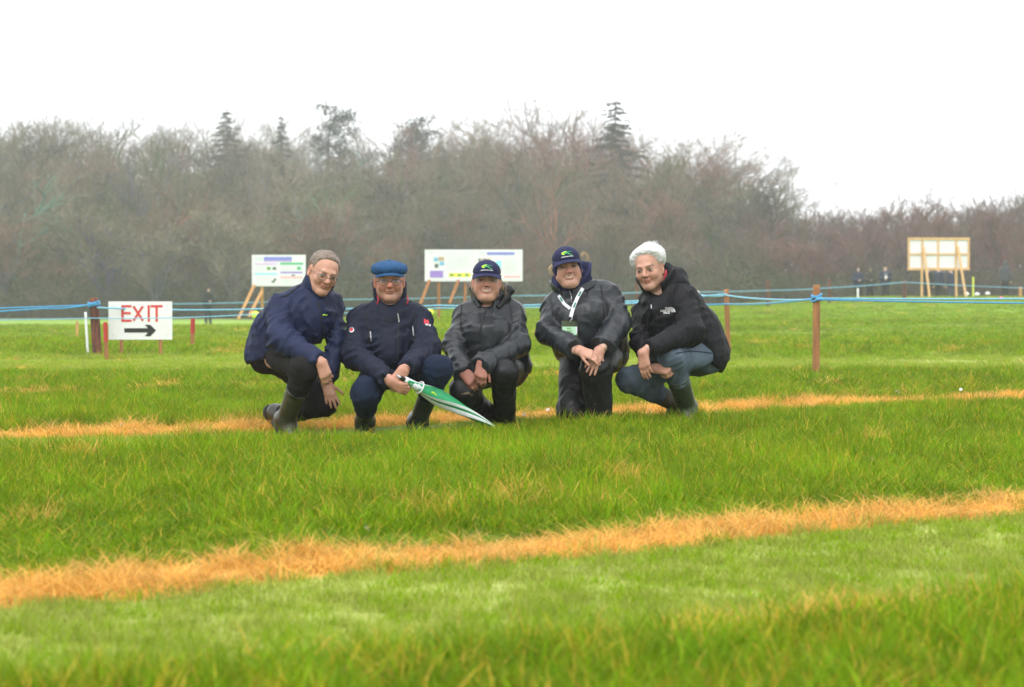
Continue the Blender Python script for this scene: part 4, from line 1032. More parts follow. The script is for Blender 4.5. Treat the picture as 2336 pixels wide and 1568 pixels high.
def boot(p, top, ank, toe, m, r=(.068, .056), up=None, sole=True, name='boot', heel=.05, label=None):
    top, ank, toe = map(np.array, (top, ank, toe)); ax = unit(top - ank); fd = unit(toe - ank); 
    F = Field(); F.cone(ank, top, r[1], r[0], .03); F.plane(top, ax, .004)
    dn = -ax; fl = unit(fd - ax * (fd @ ax)); h0 = ank + dn * .045
    F.cone(h0 - fl * .03, h0 + fl * .13, .044, .040, .035); F.cone(ank + dn * .02, h0 + fl * .09, .05, .040, .03)
    def rim(q):
        s = (q - top) @ ax; rad = np.linalg.norm(q - top - s[:, None] * ax, axis=1); return np.hypot(rad - r[0] - .001, s + .008) - .006
    F.func(rim, .006)
    def band(q):
        s = (q - top) @ ax; rad = np.linalg.norm(q - top - s[:, None] * ax, axis=1); return np.hypot(rad - r[0] + .001, s + .055) - .004
    F.func(band, .006)
    F.disp(limb_folds(top, ank, .004, .055, 5, .05, .10)); F.plane(h0 + dn * .030, dn, .006)
    lo, hi = F.bounds(); b = p.mesh(name, F, .007, m, None, 1, lo, hi)
    if sole:
        S = Field(); c0 = h0 + dn * .036
        S.cone(c0 - fl * .032, c0 + fl * .132, .045, .041, .03); S.plane(c0 + dn * .014, dn, .004); S.plane(c0 - dn * .010, -dn, .004)
        p.mesh('sole', S, .008, M_sole, b)
    return b, F
def collar(p, c, up, front, r, hgt, m, parent, gap=.5, flare=.15, name='collar', thick=.006, lift=None, n=30, drop=.6, wob=.0, ell=1.0):
    """standing collar: a thick band round the neck, open at the front"""
    up = unit(np.array(up, float)); f = np.array(front, float); f = unit(f - up * (f @ up)); s = np.cross(up, f); c = np.array(c, float)
    A = np.linspace(gap, 2 * math.pi - gap, n); K = 6; V = []
    for layer in (0, 1):
        for k in range(K):
            t = k / (K - 1)
            for i, a in enumerate(A):
                fr = math.cos(a); hh = hgt * (1 - drop * max(0, fr) ** 2) if lift is None else hgt * lift(a)
                rr = r * (1 + flare * t ** 1.5) - layer * thick + wob * math.sin(5 * a + 3 * t)
                V.append(c + (f * fr + s * math.sin(a) * ell) * rr + up * (hh * t - .02))
    def I(l, k, i): return (l * K + k) * n + i
    Fs = []
    for l in (0, 1):
        for k in range(K - 1):
            for i in range(n - 1):
                q = (I(l, k, i), I(l, k, i + 1), I(l, k + 1, i + 1), I(l, k + 1, i)); Fs.append(q if l == 0 else q[::-1])
    for i in range(n - 1): Fs.append((I(0, K - 1, i), I(0, K - 1, i + 1), I(1, K - 1, i + 1), I(1, K - 1, i)))
    for k in range(K - 1):
        for i in (0, n - 1): q = (I(0, k, i), I(0, k + 1, i), I(1, k + 1, i), I(1, k, i)); Fs.append(q)
    me = mesh_np(name, np.array(V), Fs, [m]); return obj(name, me, parent)
def body(p, J, hc, R, P, hands, rtor=.052, arm=.032, leg=.05):
    """one skin mesh: head, neck, trunk, arms and hands, legs"""
    P = dict(P); P['neck'] = J['neck'] + (J['neck'] - hc) * .12
    HF, loc = head_field(hc, R, P); parts = []
    lo = hc - .165; hi = hc + .165; lo[2] = min(lo[2], P['neck'][2] - .05)
    v, q = polygonize(HF, .0024, np.minimum(lo, P['neck'] - .09), np.maximum(hi, P['neck'] + .09)); v = relax(v, q, 1, .25); cols = [head_colors(v, hc, R, P)]; parts.append((v, q))
    B = Field(); mid = (J['hipR'] + J['hipL']) / 2
    B.cone(mid, J['neck'], rtor, .07, .05); B.cone(J['hipR'], J['hipL'], rtor * .9, rtor * .9, .04)
    for sd in 'RL':
        B.cone(J['neck'] + V3(0, 0, -.03), J['sh' + sd] + V3(0, 0, -.03), .045, .04, .04); B.cone(J['sh' + sd] + V3(0, 0, -.03), J['el' + sd], .036, arm, .03); B.cone(J['el' + sd], J['wr' + sd], arm, .027, .03)
        B.cone(J['hip' + sd], J['knee' + sd], .058, .045, .04); B.cone(J['knee' + sd], J['ank' + sd], .040, .030, .03)
    v, q = polygonize(B, .016); cols.append(np.tile(P['skin'], (len(v), 1))); parts.append((v, q))
    for sd, hd in hands.items():
        G = Field(); w = hd['w']; G.cone(J['wr' + sd] + (J['el' + sd] - J['wr' + sd]) * .15, w, .027, .025, .02); hand_ops(G, **{k: x for k, x in hd.items() if k != 'w'}, wrist=w)
        v, q = polygonize(G, .0035); v = relax(v, q, 1, .25)
        n = noise3(v, 60, 4)[:, None]; kn = np.array(P.get('hand', P['skin'])) * np.array([.92, .82, .74]); cols.append(kn * (1 + .10 * n) * (1 + .08 * noise3(v, 150, 6)[:, None])); parts.append((v, q))
        p.handF = getattr(p, 'handF', {}); p.handF[sd] = G
    V, Q = merge(parts); me = mesh_np('body', V, Q, [M_skin]); vcol(me, np.clip(np.concatenate(cols), 0, 1)); o = obj('body', me, p.root); p.headF = HF; return o, loc
def neck_v(F, c, d, r=.05, L=.13):
    c = np.array(c, float); F.cone(c, c + unit(np.array(d, float)) * L, r, r * .9, .012, 's')
def hair_cap(p, hc, R, m, w=1.0, thick=.010, line=(.078, -1.9), recess=.0, amp=.004, back=-.06, name='hair', shape=None, h=.004, under=None):
    F = Field(); F.ell(hc + R @ np.array([0, .022, .042]), (.0775 * w + thick, .096 + thick, .082 + thick), .02, 'u', R)
    if under: F.plane(hc + R @ np.array([0, 0, under]), R[:, 2], .01)
    if shape: shape(F, lambda x, y, z: hc + R @ np.array([x, y, z]))
    def cut(q):
        L = (q - hc) @ np.linalg.inv(R).T; x, y, z = L[:, 0], L[:, 1], L[:, 2]
        zl = line[0] + line[1] * (y + .07); zl = np.maximum(zl, back) + recess * np.exp(-((np.abs(x) - .045) / .018) ** 2); zl = zl + .006 * noise3(L, 70, 3)
        ear = (np.abs(x) > .06) & (y > -.012) & (y < .045); zl = np.where(ear, np.maximum(zl, .022), zl)
        return (zl - z) * .45
    F.func(cut, .026, 'i'); F.disp(lambda q: (thick + .004) * np.exp(-np.clip(-cut(q) / .45, 0, 1) / .016) * (((q - hc) @ np.linalg.inv(R).T)[:, 1] < -.0))
    def strands(q):
        L = (q - hc) @ np.linalg.inv(R).T; return -amp * (1 - np.abs(noise3(L * np.array([.35, .9, 1.0]) @ np.array([[.8, .6, 0], [-.6, .8, 0], [0, 0, 1]]), 110, 2))) ** 2 - amp * .7 * noise3(L, 30, 5)
    F.disp(strands); o = p.mesh(name, F, h, m, None, 0); p.hairF = F; return o
def curl(pts, n=9):
    P = np.array(pts, float); m = len(P); t = np.linspace(0, m - 1, n); out = []
    for q in t:
        i = min(int(q), m - 2); f = q - i; a, b, c, d = P[max(i - 1, 0)], P[i], P[i + 1], P[min(i + 2, m - 1)]
        out.append(.5 * (2 * b + (c - a) * f + (2 * a - 5 * b + 4 * c - d) * f * f + (3 * b - a - 3 * c + d) * f ** 3))
    return out
def strand_tufts(p, hc, R, m, roots, name='hair_wisps', width=.0016, parent=None):
    """roots: list of (start, list of offsets) in head coordinates; thin tapering ribbons"""
    V = []; Fc = []
    for pts in roots:
        P = [hc + R @ np.array(q) for q in curl(pts)]; b = len(V); n = len(P)
        for i, q in enumerate(P):
            t = P[min(i + 1, n - 1)] - P[max(i - 1, 0)]; s = unit(np.cross(t, np.array([.2, 1, .1]))) * width * (1 - .8 * i / (n - 1)); V += [q - s, q + s]
        for i in range(n - 1): Fc.append((b + 2 * i, b + 2 * i + 1, b + 2 * i + 3, b + 2 * i + 2))
    return obj(name, mesh_np(name, np.array(V), Fc, [m]), parent or p.root)
def spectacles(p, hc, R, m, w=1.0, lw=.0255, lh=.017, z=-.006, thick=.0017, half=False):
    root = MB(); lens = MB(); loc = lambda x, y, zz: hc + R @ np.array([x, y, zz])
    for s in (-1, 1):
        ring = []
        for a in np.linspace(0, 2 * math.pi, 25):
            cx, cz = math.cos(a), math.sin(a); e = 2.6; rx = lw * math.copysign(abs(cx) ** (2 / e), cx); rz = lh * math.copysign(abs(cz) ** (2 / e), cz)
            ring.append(loc(s * .0335 + rx, -.1065 + .02 * (abs(s * .0335 + rx) / .06) ** 2, z + rz))
        root.tube(ring[:-1] + [ring[0]], thick, 6); k = [loc(s * .0335, -.106, z)] + ring[:-1]
        lens.add(k, [(0, i, i % 24 + 1) for i in range(1, 25)])
        root.tube([loc(s * .058, -.096, z + .008), loc(s * .072 * w, -.075, z + .008), loc(s * .080 * w, .0, z + .006), loc(s * .079 * w, .022, z - .004)], thick * .9, 6)
    root.tube([loc(-.009, -.109, z + .003), loc(0, -.1135, z + .006), loc(.009, -.109, z + .003)], thick, 6)
    g = root.build('glasses', m, p.root, True); lens.build('lens', M_lens, g, True); return g
def ball_cap(p, hc, R, m, w=1.0, tilt=.0, down=0.0):
    down -= .009
    Rt = R @ np.array(Matrix.Rotation(tilt, 3, 'X')); loc = lambda x, y, z: hc + Rt @ np.array([x, y, z - down])
    F = Field(); F.ell(loc(0, .014, .040), (.0815 * w, .104, .080), .02, 'u', Rt); F.ell(loc(0, -.045, .068), (.048, .045, .036), .04, 'u', Rt)
    F.plane(loc(0, 0, .036), -Rt[:, 2], .006); F.disp(crumple(.0016, 26, 3))
    def seams(q):
        L = (q - loc(0, .014, .045)) @ np.linalg.inv(Rt).T; a = np.arctan2(L[:, 0], -L[:, 1]); k = (a / (math.pi / 3)); f = np.abs(k - np.round(k)); return .0018 * np.exp(-(f / .03) ** 2)
    F.disp(seams); o = p.mesh('cap', F, .0045, m, None, 1); p.capF = F
    n, K = 25, 7; V = []
    for layer in (0, 1):
        for k in range(K):
            t = k / (K - 1)
            for i in range(n):
                a = -1.22 + 2.44 * i / (n - 1); x0, y0 = .0825 * w * math.sin(a), .014 - .103 * math.cos(a); ext = .068 * math.cos(a * .85) ** .7
                X = x0 * (1 + .10 * t); Y = y0 - ext * t; Z = .043 - .014 * t - .030 * (abs(math.sin(a)) ** 2) * (.25 + .75 * t) - layer * .004
                V.append(loc(X, Y, Z))
    I = lambda l, k, i: (l * K + k) * n + i; Fs = []
    for l in (0, 1):
        for k in range(K - 1):
            for i in range(n - 1): q = (I(l, k, i), I(l, k, i + 1), I(l, k + 1, i + 1), I(l, k + 1, i)); Fs.append(q[::-1] if l == 0 else q)
    for i in range(n - 1): Fs.append((I(0, K - 1, i), I(1, K - 1, i), I(1, K - 1, i + 1), I(0, K - 1, i + 1)))
    obj('brim', mesh_np('brim', np.array(V), Fs, [m]), o); MB().tube([loc(0, .014, .114), loc(0, .014, .1215)], [.006, .004], 10).build('button', m, o, True)
    # embroidered emblem: lime swoosh, green swoosh, word above and two words below
    fv = -Rt[:, 1] + .25 * Rt[:, 2]; c = loc(.0, -.09, .074); r = Rt[:, 0]; u = np.cross(fv, r); u = -u if u @ Rt[:, 2] < 0 else u
    def put(name, V2, faces, mm, off): P = c + np.outer(V2[:, 0], r) + np.outer(V2[:, 1], u); P = march(F, P, fv, off, .03); obj(name, mesh_np(name, P, faces, [mm], False), o)
    def ribbon(pts, wds):
        pts = np.array(pts, float); T = np.gradient(pts, axis=0); N = np.stack([-T[:, 1], T[:, 0]], 1); N /= np.linalg.norm(N, axis=1)[:, None]; k = np.array(wds)[:, None] / 2; n = len(pts)
        return np.concatenate([pts - N * k, pts + N * k]), [(i, i + 1, n + i + 1, n + i) for i in range(n - 1)]
    t = np.linspace(0, 1, 14)
    V2, f = ribbon(np.stack([.000 - .026 * np.sin(t * 2.6), .017 - .019 * t], 1), .004 + .004 * np.sin(t * 3.1)); put('emblem_swoosh', V2, f, M_lime, .0016)
    V2, f = ribbon(np.stack([-.014 + .044 * t, .002 + .006 * np.sin(t * 5.5) - .003 * t], 1), .007 - .004 * t); put('emblem_swoosh', V2, f, M_green, .0024)
    V2, f = text_mesh('eagasc', .015, .0002); put('lettering', V2[:, :2] + np.array([.012, .014]), f, M_teal, .0016)
    V2, f = text_mesh('JOHNSTOWN CASTLE', .0068, .0004); put('lettering', V2[:, :2] + np.array([.0, -.0155]), f, M_wht, .0016)
    return o
V3 = lambda *a: np.array(a, float)
# --- man in the blue softshell jacket
p = Person('crouching man in glasses and blue zip jacket, black trousers and olive boots', (560, 560, 3.267), 10.3, (400, 1500)); L = p.L
J = dict(hipR=L(215, 900, .12), hipL=L(300, 890, .27), shR=L(310, 535, .0), shL=L(722, 490, .17), neck=L(545, 440, .09), elR=L(325, 770, -.14), wrR=L(615, 930, -.27),
         elL=L(752, 790, .09), wrL=L(672, 1085, -.03), kneeR=L(515, 985, -.24), ankR=L(365, 1368, .0), kneeL=L(655, 1262, .0), ankL=L(330, 1350, .30))
hc = L(648, 264, .02); R = rotm(math.radians(24), math.radians(8), math.radians(15), .945, .95)
PP = dict(skin=(.52, .31, .235), ruddy=.45, smile=.7, squint=.8, w=.98, cheek=.3, jaw=.9, teeth=False, mw=.028, nose=1.08, iris=(.08, .10, .12), brow=(.22, .16, .12), brow_a=.5, hand=(.50, .29, .22))
hands = dict(R=dict(w=J['wrR'] + V3(.012, -.01, -.012), fdir=(.32, -.1, -.9), back=(-.1, -1, .1), thumb=1, curl=(.5, .6, .65, .7), spread=.03, thumb_out=.25, scale=.78),
             L=dict(w=J['wrL'] + V3(.0, -.008, -.012), fdir=(.30, -.35, -.9), back=(.1, -1, .35), thumb=-1, curl=(.12, .15, .2, .2), spread=.16, thumb_out=.7, tcurl=.15, scale=.76))
body(p, J, hc, R, PP, hands)
T = torso(J, .108, .100, (L(300, 760, .13), V3(.14, .13, .14)), L(150, 925, .1), V3(.35, .0, -1), .055)
T.ell(L(520, 620, .06), V3(.13, .11, .14), .06)
Fj = jacket(J, T, dict(R=(.070, .064, .044), L=(.052, .049, .043)), .014, .06, 11, (.0062, 8.5)); jk = p.mesh('jacket', Fj, .007, M_navy, None, 1, *Fj.box)
cup = unit(hc + R @ V3(0, .03, -.06) - J['neck'])
collar(p, J['neck'] + cup * .035, cup, R @ V3(.1, -1, -.1), .074, .105, M_navy, jk, gap=.45, flare=.12, drop=.45)
collar(p, J['neck'] + cup * .045, cup, R @ V3(.1, -1, -.1), .064, .085, mat('checked shirt', (.35, .36, .33), .8, .4, 120), jk, gap=.35, flare=.05, drop=.35, name='shirt_collar')
p.strip('zip', Fj, [(608, 480, -.1), (625, 560, -.12), (645, 690, -.14), (640, 770, -.14)], .007, M_seam, jk)
p.strip('seam', Fj, [(300, 450, -.1), (370, 430, -.1), (470, 350, 0)], .004, M_seam, jk)
t = np.linspace(0, 1, 10); V2 = np.concatenate([np.stack([t - .5, .10 * np.sin(6 * t)], 1), np.stack([t - .5, .10 * np.sin(6 * t) + .28], 1)]); f = [(i, i + 1, 11 + i, 10 + i) for i in range(9)]
p.decal('logo', Fj, V2, f, (660, 588, -.1), .024, M_lime, jk, .15)
Ft = trousers(J, .095, .082, .062, .052, .012, 21, dict(R=.50)); p.mesh('trousers', Ft, .0075, M_trou, None, 1, *Ft.box)
k, a = J['kneeR'], J['ankR']; boot(p, k + (a - k) * .42, a, L(500, 1450, -.14), M_rubO, (.056, .048))
k, a = J['kneeL'], J['ankL']; boot(p, k + (a - k) * .50, a, L(300, 1480, .42), M_rubO, (.056, .048))
hair_cap(p, hc, R, M_hairG, .98, .006, (.104, -1.95), .016, .004)
spectacles(p, hc, R, M_frame2, .98, .024, .0165)
# --- man in the flat cap with the umbrella
p = Person('squatting man in blue flat cap, glasses and navy padded coat', (780, 580, 3.41), 10.3, (480, 1490)); L = p.L
J = dict(hipR=L(385, 985, .16), hipL=L(560, 985, .16), shR=L(212, 575, .05), shL=L(692, 555, .05), neck=L(455, 455, .06), elR=L(170, 860, -.06), wrR=L(445, 1050, -.36),
         elL=L(758, 810, -.08), wrL=L(580, 965, -.34), kneeR=L(262, 1160, -.30), ankR=L(258, 1378, .02), kneeL=L(842, 975, -.26), ankL=L(690, 1372, .04))
hc = L(452, 268, .0); R = rotm(math.radians(5), math.radians(2), math.radians(-1))
PP = dict(skin=(.49, .265, .20), ruddy=.85, smile=.35, squint=.75, w=1.0, cheek=.5, jaw=.95, stubble=.45, mw=.026, nose=1.15, iris=(.06, .05, .05), brow=(.20, .16, .14), brow_a=.35, hand=(.49, .27, .205))
hands = dict(L=dict(w=J['wrL'] + V3(-.008, -.012, -.01), fdir=(-.55, -.25, -.75), back=(.1, -1, .25), thumb=-1, curl=(.55, .6, .6, .6), spread=.03, thumb_out=.4, scale=.80),
             R=dict(w=J['wrR'] + V3(.01, -.004, -.012), fdir=(.75, -.2, -.45), back=(-.1, -.9, -.5), thumb=1, curl=(.75, .8, .8, .8), spread=.02, thumb_out=.3, scale=.78))
body(p, J, hc, R, PP, hands)
T = torso(J, .105, .100, (L(462, 820, .04), V3(.135, .14, .15)), L(465, 1060, .1), V3(0, -.1, -1), .055)
Fj = jacket(J, T, (.060, .060, .047), .013, .06, 31, (.0060, 9)); neck_v(Fj, J['neck'] + V3(0, -.02, .03), (.08, -1, .12), .045); jk = p.mesh('jacket', Fj, .007, M_navy2, None, 1, *Fj.box)
up = V3(0, -.05, 1)
collar(p, J['neck'] + V3(0, .015, -.005), up, V3(.1, -1, 0), .082, .145, M_navy2, jk, gap=.42, flare=.10, drop=.66, thick=.014, wob=.004)
collar(p, J['neck'] + V3(0, .012, .0), up, V3(.1, -1, 0), .071, .118, M_redt, jk, gap=.30, flare=.20, drop=.66, thick=.004, name='collar_lining')
p.strip('zip', Fj, [(520, 500, -.1), (525, 600, -.14), (520, 760, -.16), (515, 900, -.16)], .007, M_seam, jk)
for q in ([(300, 672, -.1), (306, 750, -.1)], [(638, 630, -.1), (645, 705, -.1)], [(519, 528, -.1), (530, 598, -.1)]): p.strip('zip_pull', Fj, q, .0062, M_zip, jk, .005, 6)
for q in ([(290, 640, -.1), (300, 770, -.1)], [(640, 600, -.1), (655, 740, -.1)], [(250, 480, 0), (285, 640, -.1), (290, 800, -.1)], [(640, 470, 0), (665, 620, -.1)], [(365, 560, -.1), (480, 590, -.1), (520, 560, -.1)]): p.strip('seam', Fj, q, .004, M_seam, jk)
ring = np.linspace(0, 2 * math.pi, 21); V2 = np.stack([np.concatenate([np.cos(ring), .72 * np.cos(ring)]), np.concatenate([np.sin(ring), .72 * np.sin(ring)])], 1)
p.decal('badge_ring', Fj, V2, [(i, i + 1, 22 + i, 21 + i) for i in range(20)], (149, 658, -.1), .0135, M_zip, jk)
V2 = np.concatenate([[[0, 0]], np.stack([.62 * np.cos(ring), .62 * np.sin(ring)], 1)]); p.decal('badge_centre', Fj, V2, [(0, i, i + 1) for i in range(1, 21)], (149, 658, -.1), .0135, M_redt, jk)
V2, f = text_mesh('M', 1.0, .05); p.decal('lettering', Fj, V2[:, :2], f, (757, 592, -.05), .034, M_redt, jk, -.25, view=(.35, -1, .1))
V2, f = text_mesh('STO', 1.0, .05); p.decal('lettering', Fj, V2[:, :2], f, (765, 620, -.05), .014, M_wht, jk, -.25, view=(.35, -1, .1))
for q in ((352, 435), (590, 432)):
    c = march(Fj, np.array([L(*q, -.05)]), (0, -1, .1), .004)[0]; MB().tube([c + V3(0, 0, .035), c + V3(.006, -.008, .012), c + V3(-.004, -.01, -.012), c + V3(.002, -.012, .0)], .0032, 6).build('toggle_cord', M_redt, jk, True)
Ft = trousers(J, .10, .085, .068, .052, .012, 41, dict(R=.62, L=.52), (.008, 10)); p.mesh('trousers', Ft, .0075, M_jeanD, None, 1, *Ft.box)
k, a = J['kneeR'], J['ankR']; boot(p, k + (a - k) * .48, a, L(235, 1490, -.22), M_rubB, (.050, .046))
k, a = J['kneeL'], J['ankL']; boot(p, k + (a - k) * .38, a, L(800, 1450, -.16), M_rubB, (.052, .046))
hair_cap(p, hc, R, M_hairS, 1.0, .003, (.070, -1.6), .0, .001, under=.055)
spectacles(p, hc, R, M_frame, 1.0, .0265, .0165, -.007, .0015)
loc = lambda x, y, z: hc + R @ V3(x, y, z)
F = Field(); F.ell(loc(0, .004, .072), (.095, .120, .044), .03, 'u', R); F.ell(loc(0, .01, .056), (.088, .108, .045), .04, 'u', R); F.plane(loc(0, 0, .040), -R[:, 2], .012)
def seg(q):
    Lq = (q - loc(0, .0, .1)) @ np.linalg.inv(R).T; a = np.arctan2(Lq[:, 0], -Lq[:, 1]); k = a / (math.pi / 4) + .5; return .0028 * np.exp(-((np.abs(k - np.round(k))) / .05) ** 2) * smooth(.01, .04, np.hypot(Lq[:, 0], Lq[:, 1]))
F.disp(seg); F.disp(crumple(.0035, 16, 8)); cp = p.mesh('cap', F, .005, M_capB, None, 1)
n, K = 21, 5; V = []
for layer in (0, 1):
    for k in range(K):
        t_ = k / (K - 1)
        for i in range(n):
            a = -1.15 + 2.3 * i / (n - 1); V.append(loc(.084 * math.sin(a) * (1 + .02 * t_), .0 - .112 * math.cos(a) - .034 * t_ * math.cos(a * .9), .051 - .012 * t_ - .018 * math.sin(a) ** 2 - layer * .005))
I = lambda l, k, i: (l * K + k) * n + i; Fs = []
for l in (0, 1):
    for k in range(K - 1):
        for i in range(n - 1): q = (I(l, k, i), I(l, k, i + 1), I(l, k + 1, i + 1), I(l, k + 1, i)); Fs.append(q[::-1] if l == 0 else q)
for i in range(n - 1): Fs.append((I(0, K - 1, i), I(1, K - 1, i), I(1, K - 1, i + 1), I(0, K - 1, i + 1)))
obj('brim', mesh_np('brim', np.array(V), Fs, [M_capB]), cp); MB().tube([loc(0, -.012, .115), loc(0, -.014, .123)], [.011, .008], 10).build('button', M_capB, cp, True)
man2 = p; man2J = J
# --- smiling woman in cap and charcoal waterproofs
p = Person('crouching woman with broad smile, navy cap and charcoal waterproof jacket, no lanyard', (1020, 590, 3.646), 10.6, (590, 1450)); L = p.L
J = dict(hipR=L(370, 1010, .20), hipL=L(640, 1000, .22), shR=L(258, 545, .06), shL=L(672, 520, .08), neck=L(450, 445, .07), elR=L(160, 800, -.04), wrR=L(250, 1055, -.26),
         elL=L(722, 790, -.06), wrL=L(385, 985, -.33), kneeR=L(235, 1195, -.22), ankR=L(450, 1400, .12), kneeL=L(585, 1035, -.26), ankL=L(600, 1420, .02))
hc = L(440, 252, .0); R = rotm(math.radians(1), math.radians(-2), math.radians(1))
PP = dict(skin=(.52, .31, .245), ruddy=.6, smile=1.0, squint=.9, w=.97, cheek=.9, jaw=.98, teeth=True, mw=.027, nose=.95, iris=(.06, .05, .04), brow=(.16, .10, .07), brow_a=.6, hand=(.42, .20, .165))
hands = dict(R=dict(w=J['wrR'] + V3(-.008, .0, .02), fdir=(.65, -.3, -.62), back=(-.15, -.9, .35), thumb=1, curl=(.6, .65, .7, .75), spread=.03, thumb_out=.3, scale=.82),
             L=dict(w=J['wrL'] + V3(.012, .0, .022), fdir=(-.15, -.25, -1), back=(.0, -1, .2), thumb=-1, curl=(.6, .6, .65, .7), spread=.06, thumb_out=.45, scale=.82))
body(p, J, hc, R, PP, hands)
T = torso(J, .115, .098, (L(440, 800, .03), V3(.145, .14, .15)), L(450, 1040, .1), V3(0, -.1, -1), .052)
T.ell(L(350, 690, -.03), V3(.075, .08, .07), .06).ell(L(540, 690, -.03), V3(.075, .08, .07), .06)
Fj = jacket(J, T, (.056, .054, .055), .009, .07, 51, (.0078, 7.5)); neck_v(Fj, J['neck'] + V3(0, -.02, .025), (0, -1, .0), .048); jk = p.mesh('jacket', Fj, .0065, M_rain, None, 1, *Fj.box)
up = V3(0, -.05, 1)
collar(p, J['neck'] + V3(0, .012, -.005), up, V3(0, -1, 0), .082, .135, M_rain, jk, gap=.45, flare=.38, drop=.75, thick=.008, wob=.004)
collar(p, J['neck'] + V3(0, .012, .0), up, V3(0, -1, 0), .074, .10, M_rainT, jk, gap=.30, flare=.28, drop=.75, thick=.006, name='collar_lining')
H = Field(); H.cone(L(570, 400, .06), L(625, 335, .06), .030, .028, .02).cone(L(625, 335, .06), L(590, 300, .10), .026, .022, .02).cone(L(540, 470, -.01), L(600, 400, .03), .018, .022, .02); H.disp(crumple(.009, 16, 5)); p.mesh('rolled_hood', H, .005, M_rainT, jk)
H = Field(); H.cone(L(310, 360, .05), L(345, 420, .02), .010, .012, .02).cone(L(345, 420, .02), L(380, 470, -.02), .012, .010, .02); H.disp(crumple(.006, 18, 6)); p.mesh('rolled_hood', H, .005, M_rain, jk)
p.strip('front_flap', Fj, [(430, 500, -.1), (400, 600, -.14), (378, 700, -.16), (385, 830, -.16)], .010, M_seam, jk)
for q in ([(225, 450, 0), (215, 560, -.1), (220, 680, -.1)], [(630, 420, 0), (655, 520, -.1), (640, 720, -.1)]): p.strip('seam', Fj, q, .004, M_seam, jk)
Ft = trousers(J, .10, .085, .066, .058, .011, 61, None, (.0055, 9), .055); tr = p.mesh('trousers', Ft, .0075, M_rainT, None, 1, *Ft.box)
rr = np.random.default_rng(3)
M_dirt = mat('dried mud', (.16, .11, .07), .9, .4, 60)
def blob(n, k):
    a = np.linspace(0, 2 * math.pi, n + 1)[:-1]; r = 1 + .35 * np.random.default_rng(k).normal(size=n); return np.concatenate([[[0, 0]], np.stack([r * np.cos(a), .4 * r * np.sin(a)], 1)]), [(0, i + 1, (i + 1) % n + 1) for i in range(n)]
for i, (x, y, s_) in enumerate(((270, 1212, .018), (310, 1222, .010), (235, 1218, .008))): V2, f = blob(11, i); p.decal('mud_stain', Ft, V2, f, (x, y, -.3), s_, M_dirt, tr, 0, .0015)
k, a = J['kneeL'], J['ankL']; boot(p, k + (a - k) * .75, a, L(620, 1490, -.15), M_rubB, (.046, .044))
k, a = J['kneeR'], J['ankR']; boot(p, k + (a - k) * .75, a, L(500, 1480, .10), M_rubB, (.046, .044))
hair_cap(p, hc, R, M_hairB, 1.04, .005, (.060, -1.5), .0, .003, -.08, under=.04)
ww = []
for i in range(20):
    s = 1 if i % 3 else -1; x = .082 * s + rr.normal() * .006; y = .03 + rr.normal() * .012; z0 = .0 + rr.normal() * .01; e = rr.normal(size=3) * .006
    ww.append([(x, y, z0), (x + s * .012, y + .01, z0 - .03), (x + s * (.03 if s > 0 else .006) + e[0], y + .0, z0 - .055 + e[2]), (x + s * (.022 if s > 0 else .0) + e[1], y - .02, z0 - .10 + e[2] * 2)])
for i in range(0):
    x = .03 + rr.normal() * .014; ww.append([(x - .01, -.03, -.115), (x, -.05, -.15), (x + rr.normal() * .012, -.065, -.175), (x + rr.normal() * .02, -.078, -.195)])
strand_tufts(p, hc, R, M_hairB, ww, width=.0012); ball_cap(p, hc, R, M_capN, .98, math.radians(4), .0)
# --- kneeling woman with the lanyard
p = Person('taller kneeling woman in navy cap and hood with lanyard over charcoal waterproof jacket', (1240, 560, 3.485), 10.7, (480, 1500)); L = p.L
J = dict(hipR=L(390, 920, .22), hipL=L(660, 940, .28), shR=L(192, 560, .06), shL=L(640, 440, .08), neck=L(370, 405, .07), elR=L(150, 765, -.06), wrR=L(375, 905, -.30),
         elL=L(728, 690, -.02), wrL=L(605, 885, -.26), kneeR=L(350, 1420, -.06), ankR=L(390, 1420, .36), kneeL=L(545, 1050, -.22), ankL=L(580, 1480, -.12))
hc = L(312, 232, .0); R = rotm(math.radians(3), math.radians(0), math.radians(-8))
PP = dict(skin=(.55, .335, .27), ruddy=.55, smile=.85, squint=.7, w=.98, cheek=.95, jaw=1.0, teeth=True, mw=.025, nose=.95, iris=(.05, .05, .05), brow=(.16, .11, .08), brow_a=.5, hand=(.53, .31, .24))
hands = dict(R=dict(w=J['wrR'] + V3(.020, -.012, -.004), fdir=(.85, -.25, -.30), back=(.15, -.75, .65), thumb=1, curl=(.25, .35, .45, .5), spread=.06, thumb_out=.55, scale=.76),
             L=dict(w=J['wrL'] + V3(-.02, -.008, -.02), fdir=(-.40, -.40, -.75), back=(.15, -.85, .5), thumb=-1, curl=(.12, .15, .2, .25), spread=.14, thumb_out=.6, scale=.76))
body(p, J, hc, R, PP, hands)
T = torso(J, .118, .105, (L(430, 740, .03), V3(.15, .14, .16)), L(500, 960, .1), V3(.1, -.1, -1), .055)
T.ell(L(330, 640, -.03), V3(.085, .09, .08), .06).ell(L(530, 600, -.03), V3(.085, .09, .08), .06)
Fj = jacket(J, T, dict(R=(.058, .056, .056), L=(.070, .066, .062)), .009, .07, 71, (.0078, 7.5)); jk = p.mesh('jacket', Fj, .0065, M_rain, None, 1, *Fj.box)
up = unit(hc - J['neck'] + V3(.04, .05, 0))
collar(p, J['neck'] + V3(-.01, .01, .0), up, V3(-.05, -1, 0), .094, .155, M_fleece, jk, gap=.12, flare=.14, drop=.62, thick=.016, name='fleece_hood', wob=.004)
